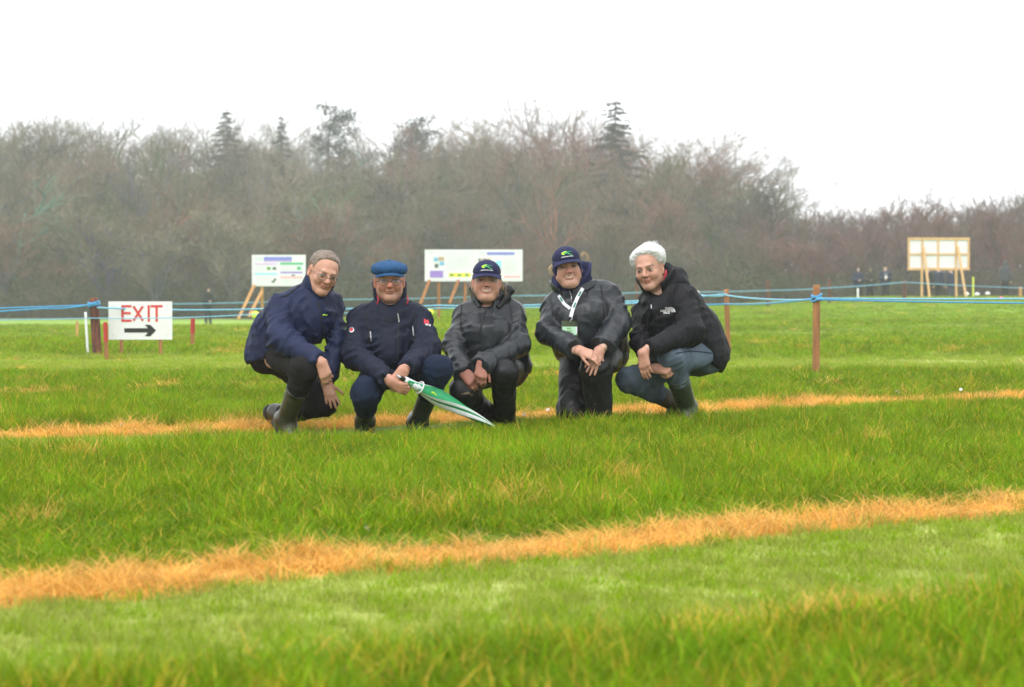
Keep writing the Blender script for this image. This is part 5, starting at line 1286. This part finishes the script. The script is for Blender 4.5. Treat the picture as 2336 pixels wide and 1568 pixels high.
collar(p, J['neck'] + V3(-.005, .012, -.025), V3(0, -.05, 1), V3(-.05, -1, 0), .106, .085, M_rain, jk, gap=.55, flare=.22, drop=.7, thick=.007, wob=.004)
H = Field(); H.cone(L(405, 300, .09), L(470, 330, .07), .05, .032, .03).cone(L(230, 330, .07), L(240, 380, .02), .03, .025, .02); H.disp(crumple(.006, 14, 5)); p.mesh('fleece_hood', H, .006, M_fleece, jk)
B = Field(); B.ell(hc + R @ V3(0, .012, .0), (.0865, .100, .092), .02, 'u', R); B.ell(hc + R @ V3(0, -.085, -.03), (.072, .075, .105), .012, 's', R); B.plane(hc + R @ V3(0, 0, -.075), -R[:, 2]); p.mesh('head_band', B, .0045, M_fleece)
p.strip('front_flap', Fj, [(340, 440, -.1), (360, 520, -.12), (385, 640, -.16), (420, 800, -.16)], .012, M_seam, jk)
p.strip('zip', Fj, [(322, 400, -.1), (345, 470, -.12), (352, 520, -.12)], .006, M_zip, jk)
for q in ([(590, 370, 0), (605, 500, -.1), (620, 660, -.1)], [(170, 480, 0), (190, 600, -.1), (200, 700, -.1)]): p.strip('seam', Fj, q, .004, M_seam, jk)
Ft = trousers(J, .105, .088, .078, .070, .009, 81, None, (.007, 8), .07); tr = p.mesh('trousers', Ft, .0075, M_rainT, None, 1, *Ft.box)
for i, (x, y, s_) in enumerate(((540, 1350, .005), (500, 1290, .004), (600, 1260, .004), (560, 1420, .005), (640, 1400, .006), (510, 1150, .003), (480, 1020, .003), (400, 1430, .004), (570, 1200, .004))): V2, f = blob(9, 20 + i); p.decal('mud_stain', Ft, V2, f, (x, y, -.3), s_, M_dirt, tr, 1.3, .0015)
k, a = J['kneeL'], J['ankL']; boot(p, k + (a - k) * .8, a, L(600, 1540, -.28), M_rubB, (.046, .044))
boot(p, J['kneeR'] + (J['ankR'] - J['kneeR']) * .8, J['ankR'], L(390, 1500, .44), M_rubB, (.046, .044))
hair_cap(p, hc, R, M_hairB, 1.0, .002, (.060, -1.5), .0, .001, -.05, under=.04)
rr = np.random.default_rng(9); ww = []
for i in range(16): e = rr.normal(size=3) * .006; ww.append([(.085, .03, .05), (.105 + e[0], .03, .075 + e[1]), (.122 + e[0], .03, .068), (.126 + e[2], .03, .042 + e[1]), (.110, .03, .02 + e[2])])
for i in range(18): e = rr.normal(size=3) * .007; ww.append([(-.086, -.01, .03), (-.100 + e[0], -.02, .01), (-.104 + e[1], -.02, -.012 + e[2]), (-.098 + e[2], -.02, -.03 + e[0])])
strand_tufts(p, hc, R, M_hairB, ww, width=.0008); ball_cap(p, hc, R, M_capN, .98, math.radians(3), .0)
# lanyard and badge
ly = empty('lanyard', tuple(p.base)); tag(ly, 'white printed lanyard with clear badge holder and green card round the neck', 'lanyard')
M_lan = mat('lanyard ribbon', (.72, .74, .80), .6, .1, 40); M_card = mat('green card', (.42, .66, .45), .6, .05, 10); M_paper = mat('white paper', (.72, .74, .78), .6)
st = p.strip('strap', Fj, [(240, 462, -.1), (285, 530, -.13), (335, 572, -.15)], .017, M_lan, ly, .005); st2 = p.strip('strap', Fj, [(440, 402, -.08), (395, 480, -.12), (362, 560, -.15), (340, 640, -.16)], .019, M_lan, ly, .008)
for q, pr in ([(252, 478, -.1), (272, 510, -.12)], st), ([(425, 430, -.1), (405, 468, -.12)], st2), ([(380, 520, -.12), (362, 562, -.14)], st2): p.strip('printed_mark', Fj, q, .009, M_teal, pr, .0095, 8)
c = march(Fj, np.array([L(332, 735, -.15)]), (0, -1, .05), .012)[0]; c1 = march(Fj, np.array([L(338, 640, -.15)]), (0, -1, .05), .012)[0]
MB().tube([c1 + V3(.004, 0, .004), c1 + V3(.010, -.002, -.008), c1 + V3(.002, -.002, -.016), c1 + V3(-.004, 0, -.026)], .0028, 6).build('clip', M_zip, ly, True)
hx, hz = .043, .043
MB().box(c + V3(-hx, -.003, -hz), c + V3(hx, .001, hz)).build('badge_holder', M_clear, ly)
MB().box(c + V3(-hx, .0015, -hz), c + V3(hx, .003, hz)).build('badge_back', M_rainT, ly)
cd_ = MB().box(c + V3(-hx * .92, -.0062, -hz * .75), c + V3(hx * .90, -.0045, hz * .28)).build('card', M_card, ly)
MB().box(c + V3(hx * .74, -.0070, -hz * .55), c + V3(hx * .92, -.0064, hz * .28)).build('card_edge', M_paper, cd_)
for i, (a, b, zz, hh) in enumerate(((-.34, .16, .08, .07), (-.36, .30, -.16, .035), (-.3, .26, -.30, .035))): MB().box(c + V3(hx * a, -.0068, hz * (zz - hh)), c + V3(hx * b, -.0063, hz * (zz + hh))).build('printed_line', PR['leaf'], cd_)
# --- white-haired man in jeans
p = Person('crouching white-haired man in black hooded jacket, blue jeans and green boots', (1430, 550, 3.41), 10.8, (610, 1470)); L = p.L
J = dict(hipR=L(680, 985, .28), hipL=L(775, 965, .08), shR=L(258, 595, .17), shL=L(592, 505, -.02), neck=L(400, 455, .08), elR=L(238, 850, .04), wrR=L(325, 1065, -.20),
         elL=L(640, 775, -.16), wrL=L(300, 915, -.33), kneeR=L(155, 1160, -.05), ankR=L(530, 1350, .25), kneeL=L(490, 985, -.20), ankL=L(610, 1362, .02))
hc = L(308, 275, .02); R = rotm(math.radians(-20), math.radians(4), math.radians(-10), .95, .98)
PP = dict(skin=(.52, .31, .24), ruddy=.3, smile=.3, squint=.15, w=.97, cheek=.15, jaw=.86, mw=.025, nose=1.05, iris=(.07, .05, .04), brow=(.16, .12, .10), brow_a=.75, hand=(.49, .28, .215), stubble=.12)
hands = dict(L=dict(w=J['wrL'] + V3(-.025, -.008, -.02), fdir=(.12, -.1, -1), back=(-.5, -.85, .1), thumb=1, curl=(.25, .3, .3, .35), spread=.02, thumb_out=.2, scale=.80),
             R=dict(w=J['wrR'] + V3(.016, -.01, -.0), fdir=(.9, -.35, -.1), back=(.1, -.75, .6), thumb=-1, curl=(1.25, 1.3, 1.3, 1.3), spread=.02, thumb_out=.3, scale=.9))
body(p, J, hc, R, PP, hands)
T = torso(J, .124, .100, (L(680, 800, .12), V3(.14, .13, .15)), L(905, 1120, .1), V3(-.9, .0, -1), .055)
T.ell(L(420, 680, .07), V3(.12, .11, .14), .06)
Fj = jacket(J, T, dict(R=(.055, .050, .044), L=(.070, .064, .047)), .013, .06, 91, (.0060, 8.5)); neck_v(Fj, J['neck'] + V3(-.01, -.02, .03), R @ V3(.05, -1, .0), .045); jk = p.mesh('jacket', Fj, .007, M_black, None, 1, *Fj.box)
fr = R @ V3(0, -1, 0); up = unit(hc + R @ V3(0, .04, -.06) - J['neck'] + V3(0, 0, .08))
collar(p, J['neck'] + V3(-.005, .0, .0), up, fr, .084, .125, M_black, jk, gap=.45, flare=.30, drop=.5, thick=.010)
collar(p, J['neck'] + V3(-.005, .005, .0), up, fr, .068, .125, M_redt, jk, gap=.9, flare=.02, drop=.8, thick=.004, name='collar_lining')
H = Field(); H.cone(L(455, 275, .12), L(540, 340, .08), .032, .045, .03).cone(L(540, 340, .08), L(620, 410, .04), .045, .020, .03).cone(L(470, 400, .03), L(560, 380, .02), .022, .03, .04).cone(L(455, 275, .12), L(430, 330, .12), .03, .03, .02)
H.disp(crumple(.006, 14, 7)); p.mesh('hood', H, .006, M_black, jk)
p.strip('zip', Fj, [(325, 560, -.05), (300, 680, -.1), (290, 800, -.1)], .006, M_seam, jk); p.strip('zip_pull', Fj, [(327, 560, -.05), (330, 592, -.1)], .0055, M_zip, jk, .006, 5)
p.strip('seam', Fj, [(500, 430, 0), (490, 560, -.1), (510, 720, -.1)], .004, M_seam, jk); p.strip('seam', Fj, [(720, 610, -.1), (700, 740, -.1), (680, 840, -.1)], .004, M_seam, jk)
for i, w_ in enumerate(('THE', 'NORTH', 'FACE')):
    V2, f = text_mesh(w_, 1.0, .05); V2 = V2[:, :2]; V2[:, 0] -= V2[:, 0].max(); p.decal('lettering', Fj, V2, f, (478, 590 + 17 * i, -.12), .0145, M_wht, jk, .06)
for k in range(3):
    a = np.linspace(0, math.pi / 2, 8); r0, r1 = (.22, .42, .70)[k], (.36, .62, 1.0)[k]; V2 = np.concatenate([np.stack([r0 * np.sin(a), r0 * np.cos(a)], 1), np.stack([r1 * np.sin(a), r1 * np.cos(a)], 1)])
    p.decal('emblem_arc', Fj, V2, [(i, i + 1, 9 + i, 8 + i) for i in range(7)], (481, 622, -.12), .028, M_wht, jk, .06)
Ft = trousers(J, .105, .092, .066, .055, .013, 101, dict(L=.50, R=.62), (.0065, 11)); p.mesh('trousers', Ft, .0075, M_jean, None, 1, *Ft.box)
p.strip('seam', Ft, [(520, 950, -.3), (640, 930, -.3), (760, 940, -.2), (820, 950, -.1)], .004, M_jeanD, p.root)
k, a = J['kneeL'], J['ankL']; boot(p, k + (a - k) * .40, a, L(560, 1500, -.2), M_rubG, (.060, .052))
k, a = J['kneeR'], J['ankR']; boot(p, k + (a - k) * .42, a, L(500, 1480, .30), M_mud, (.056, .05))
def sweep(F, loc): F.ell(loc(.02, .01, .095), (.07, .085, .042), .04, 'u', R); F.ell(loc(-.055, -.0, .055), (.04, .06, .05), .04, 'u', R); F.ell(loc(.07, .02, .06), (.03, .06, .05), .03, 'u', R)
hair_cap(p, hc, R, M_hairW, .97, .009, (.100, -1.75), .010, .004, -.05, shape=sweep)
rr = np.random.default_rng(12); ww = []
for i in range(800):
    a = rr.uniform(-2.9, 2.9); e = rr.uniform(.35, 1.45); d = V3(math.sin(a) * math.cos(e), -math.cos(a) * math.cos(e) * .6 + .3, math.sin(e)); r0 = V3(.086, .105, .125) * d + V3(0, .012, .02)
    if r0[1] < -.04 and r0[2] < .095: continue
    s = V3(.5 + .3 * rr.normal(), .5, .2 * rr.normal()); s = unit(s) * rr.uniform(.012, .03); ww.append([r0 * .97, r0 + s * .5 + .003 * d, r0 + s + .004 * d + rr.normal(size=3) * .002])
for i in range(24): ww.append([(.045 + rr.normal() * .006, .0, .122), (.058 + rr.normal() * .006, 0, .142), (.072 + rr.normal() * .008, .0, .150 + rr.normal() * .006)])
strand_tufts(p, hc, R, M_hairW, ww, width=.0013)
c = p.handF['L']
# ------------------------------------------------------------------ folded golf umbrella held by the flat-capped man
p = man2; A = p.W(574, 1057, -.375); Bq = at(1131, 976, 10.28); axis = Bq - A; Lu = np.linalg.norm(axis); ax = axis / Lu
um = empty('folded_umbrella', tuple(A)); tag(um, 'folded green and white golf umbrella in the hands of the flat-capped man', 'umbrella')
M_ug = mat('green umbrella nylon', (.012, .30, .11), .5, .15, 20, .2, 40); M_uw = mat('white umbrella nylon', (.74, .76, .78), .5, .06, 20, .2, 40)
x_ = unit(np.cross(ax, V3(0, 0, 1))); y_ = np.cross(ax, x_); NS, NP = 26, 16
def ur(t): return np.interp(t, [0, .05, .14, .24, .35, .6, .85, 1.0], [.012, .018, .021, .032, .039, .031, .016, .006])
for k, (s0, n_, mm) in enumerate(((0, 4, 1), (4, 1, 0), (5, 1, 1), (6, 2, 0), (8, 4, 1), (12, 1, 0), (13, 1, 1), (14, 2, 0))):
    V = []; NC = 2 * n_ + 1
    for i in range(NS):
        t = i / (NS - 1)
        for j in range(NC):
            f = (s0 + j / 2) / NP; a = 2 * math.pi * f + 2.9 * (1 - t); pl = 1 + .12 * math.cos(4 * (a - 2.9 * (1 - t))) * (1 if t > .1 else .4)
            V.append(ax * Lu * t + (x_ * math.cos(a) + y_ * math.sin(a)) * ur(t) * pl)
    Fs = [(i * NC + j, i * NC + j + 1, (i + 1) * NC + j + 1, (i + 1) * NC + j) for i in range(NS - 1) for j in range(NC - 1)]
    obj('canopy_panel', mesh_np('canopy_panel', np.array(V), Fs, [M_ug if mm else M_uw]), um)
MB().tube([-ax * .05, ax * Lu * 1.0, ax * (Lu + .05)], [.006, .006, .003], 8).build('shaft', M_zip, um, True)
MB().tube([-ax * .03, -ax * .025, -ax * .008, ax * .0], [.009, .011, .011, .010], 10).build('handle', M_blk, um, True)
MB().tube([ax * Lu * t + V3(0, .002 * math.sin(40 * t), .002 * math.cos(31 * t)) for t in np.linspace(0, .2, 12)], [.014 + .010 * k / 11 + .002 * (k % 2) for k in range(12)], 12).build('canopy_end', M_uw, um, True)
q = [ax * Lu * .16 + (x_ * math.cos(a) + y_ * math.sin(a)) * .031 for a in np.linspace(0, 6.2832, 17)]; MB().tube(q, .004, 5, cap=False).build('strap', M_uw, um, True)
q = ax * Lu * .33 - V3(0, .05, 0)
t = np.linspace(0, 1, 8); V2 = [q + x_ * 0 + ax * (s - .5) * .05 + V3(0, 0, .004 + .006 * math.sin(5 * s)) + V3(0, .004, w_) for w_ in (0, .01) for s in t]
obj('printed_logo', mesh_np('printed_logo', np.array(V2), [(i, i + 1, 9 + i, 8 + i) for i in range(7)], [M_lime]), um)
# ------------------------------------------------------------------ people standing far off
def stander(u, vtop, Y, label, jc, tc, hood=True, face=0.0, hgt=1.74, skin=(.5, .33, .26), cap=None, arms='down', group='people standing far off', badge=False, skirt=False):
    x = (u - CU) / FPX * Y; ztop = at(u, vtop, Y)[2]; z = ztop - hgt * .985; S = hgt / 1.75
    o = empty('person', (x, Y, z), face); tag(o, label, 'person', group)
    v = lambda a, b, c: V3(a, b, c) * S
    Jm = cloth('far jacket', jc, .7); Tm = cloth('far trousers', tc, .8)
    Hd = Field().ell(v(0, .0, 1.63), (.078 * S, .095 * S, .115 * S), .03).cone(v(0, .01, 1.55), v(0, .02, 1.42), .058 * S, .07 * S).ell(v(0, -.10, 1.615), (.015, .02, .02), .02)
    Hd.cone(v(0, .02, 1.45), v(0, .02, .95), .10, .10, .05)
    el = {'down': (.27, .03, 1.10), 'front': (.27, -.02, 1.12)}[arms]; wr = {'down': (.26, -.06, .84), 'front': (.07, -.24, 1.10)}[arms]
    for s in (-1, 1):
        Hd.cone(v(s * .17, .02, 1.40), v(s * el[0], *el[1:]), .045, .04).cone(v(s * el[0], *el[1:]), v(s * wr[0], *wr[1:]), .04, .03)
        hw = v(s * wr[0], wr[1], wr[2]); Hd.cone(hw, hw + (V3(0, -.02, -.10) if arms == 'down' else V3(-s * .08, -.03, -.01)), .03, .035)
        Hd.cone(v(s * .09, .02, .95), v(s * .10, .0, .5), .075, .055).cone(v(s * .10, .0, .5), v(s * .105, .02, .08), .05, .04).cone(v(s * .105, .02, .06), v(s * .115, -.13, .035), .04, .035)
    m = mesh_np('body', *polygonize(Hd, .022), [M_skin]); vcol(m, np.tile(skin, (len(m.vertices), 1))); obj('body', m, o)
    Jk = Field().cone(v(-.07, .02, .90), v(-.08, .02, 1.36), .165, .15, .05).cone(v(.07, .02, .90), v(.08, .02, 1.36), .165, .15, .05).cone(v(-.17, .02, 1.41), v(.17, .02, 1.41), .085, .085, .06)
    if skirt: Jk.cone(v(0, .02, .9), v(0, .02, .45), .19, .16, .05)
    for s in (-1, 1): Jk.cone(v(s * .18, .02, 1.40), v(s * el[0], *el[1:]), .08, .068, .03).cone(v(s * el[0], *el[1:]), v(s * wr[0], *wr[1:]), .066, .05, .03)
    Jk.disp(crumple(.008, 7, int(u) % 50)); jk = obj('jacket', mesh_np('jacket', *polygonize(Jk, .021), [Jm]), o)
    if hood:
        Ho = Field().ell(v(0, .025, 1.64), (.105 * S, .115 * S, .14 * S), .03).cone(v(0, .04, 1.55), v(0, .03, 1.46), .11, .12, .04).ell(v(0, -.10, 1.62), (.068, .09, .095), .02, 's')
        if skirt: Ho.cone(v(0, .03, 1.72), v(0, .03, 1.82), .05, .02, .05)
        obj('hood', mesh_np('hood', *polygonize(Ho, .015), [Jm]), jk)
    else:
        Ho = Field().ell(v(0, .012, 1.665), (.088 * S, .105 * S, .10 * S), .02).plane(v(0, 0, 1.655), (0, -.25, -1)); obj('cap' if cap else 'hair', mesh_np('hair', *polygonize(Ho, .010), [cloth('far headwear', cap or (.05, .035, .025))]), o)
    Tr = Field().cone(v(-.08, .02, .92), v(.08, .02, .92), .13, .13, .05)
    for s in (-1, 1): Tr.cone(v(s * .09, .02, .92), v(s * .10, .0, .5), .105, .08, .03).cone(v(s * .10, .0, .5), v(s * .105, .02, .10), .078, .065, .03)
    Tr.disp(crumple(.007, 9, 5)); obj('trousers', mesh_np('trousers', *polygonize(Tr, .021), [Tm]), o)
    for s in (-1, 1):
        Bf = Field().cone(v(s * .105, .02, .10), v(s * .105, .02, .05), .06, .055).cone(v(s * .105, .02, .045), v(s * .118, -.15, .04), .05, .045).plane((0, 0, 0), (0, 0, -1)); obj('boot', mesh_np('boot', *polygonize(Bf, .015), [M_rubB]), o)
    if badge:
        b = empty('badge', (x, Y - .19, z)); tag(b, 'white name badge hanging on the chest of the right-hand standing man of three', 'badge')
        MB().box(v(-.06, -.03, 1.08), v(.06, -.02, 1.24)).build('card', M_wht, b); MB().tube([v(-.08, .05, 1.42), v(-.01, -.022, 1.25), v(.01, -.022, 1.25), v(.08, .05, 1.42)], .006, 5).build('cord', M_wht, b)
    return o
NAVY = (.02, .028, .055); OLV = (.035, .036, .025); BLK = (.014, .015, .018)
stander(475, 658, 95, 'lone hooded figure in dark long coat walking far behind the exit sign', BLK, BLK, True, .5, 1.72, skirt=True, arms='front')
stander(1957, 612, 98, 'hooded person in navy jacket, behind the thin white marker post', NAVY, BLK, True, .1, 1.68, arms='front')
stander(1985, 612, 99, 'standing person in olive coat between two people in navy', OLV, BLK, True, 0, 1.72, skin=(.25, .16, .12), arms='front')
stander(2019, 607, 98, 'standing man in navy cap with white badge on his chest', NAVY, BLK, False, -.1, 1.78, cap=NAVY, badge=True, arms='front')
stander(2116, 611, 100, 'person in black seen under the framed board, beside its left leg', BLK, BLK, False, 3.0, 1.74, cap=(.5, .08, .03))
stander(2141, 610, 102, 'person in navy jacket seen under the middle of the framed board', NAVY, BLK, False, 2.6, 1.76)
stander(2168, 613, 101, 'person in pale green hat leaning beside the right leg of the framed board', NAVY, (.05, .06, .08), False, -2.4, 1.72, cap=(.12, .5, .22))
stander(2293, 598, 98, 'lone person in grey hooded coat standing right of the framed board', (.05, .055, .07), BLK, True, 2.3, 1.8)
# ------------------------------------------------------------------ daisies and docks in the grass
M_pet = mat('daisy petals', (.8, .78, .8), .6); M_eye = mat('daisy eye', (.7, .5, .03), .7); M_stem = mat('stem', (.12, .22, .03), .6)
dm = MB(); 
for k in range(11):
    a = 2 * math.pi * k / 11; c_, s_ = math.cos(a), math.sin(a); dm.add([(.002 * c_ - .0015 * s_, .002 * s_ + .0015 * c_, 0), (.002 * c_ + .0015 * s_, .002 * s_ - .0015 * c_, 0), (.0115 * c_ + .002 * s_, .0115 * s_ - .002 * c_, .002), (.0115 * c_ - .002 * s_, .0115 * s_ + .002 * c_, .002)], [(0, 1, 2, 3)])
dme = dm.mesh('petals', M_pet); dce = MB().tube([(0, 0, -.001), (0, 0, .003)], [.004, .0025], 8).mesh('eye', M_eye, True); dst = MB().tube([(0, 0, 0), (.003, 0, -.05), (.0, .002, -.09)], .0012, 4).mesh('stem', M_stem)
for i, (u, v) in enumerate(((12, 1101), (36, 1098), (838, 1203), (1328, 1098), (1318, 1106), (1196, 946), (2046, 893), (2052, 896), (2192, 889), (278, 969), (1482, 936), (1988, 1049), (836, 1208), (1250, 935), (955, 945))):
    Y = depth_on_ground(u, v + 24); w = at(u, v, Y); o = empty('daisy', tuple(w), random.uniform(0, 6)); tag(o, 'small white daisy flower in the long grass', 'flower', 'daisies in the grass')
    for nm, me in (('petals', dme), ('eye', dce), ('stem', dst)):
        q = obj(nm, me, o)
        if nm != 'stem': q.rotation_euler = (.8, .1, 0)
# ------------------------------------------------------------------ misty air
HAZE = 0.0010
hm = bpy.data.materials.new('mist'); hm.use_nodes = True; hn = hm.node_tree; hn.nodes.clear()
ho = hn.nodes.new('ShaderNodeOutputMaterial'); pv = hn.nodes.new('ShaderNodeVolumePrincipled')
pv.inputs['Color'].default_value = (.985, .988, .99, 1); pv.inputs['Density'].default_value = HAZE; pv.inputs['Anisotropy'].default_value = .2
hn.links.new(pv.outputs[0], ho.inputs['Volume'])
haze = MB().box((-420, -75, -6), (420, 520, 33)).build('haze', hm)
tag(haze, 'thin pale mist hanging over the whole field and wood', 'mist', kind='stuff')
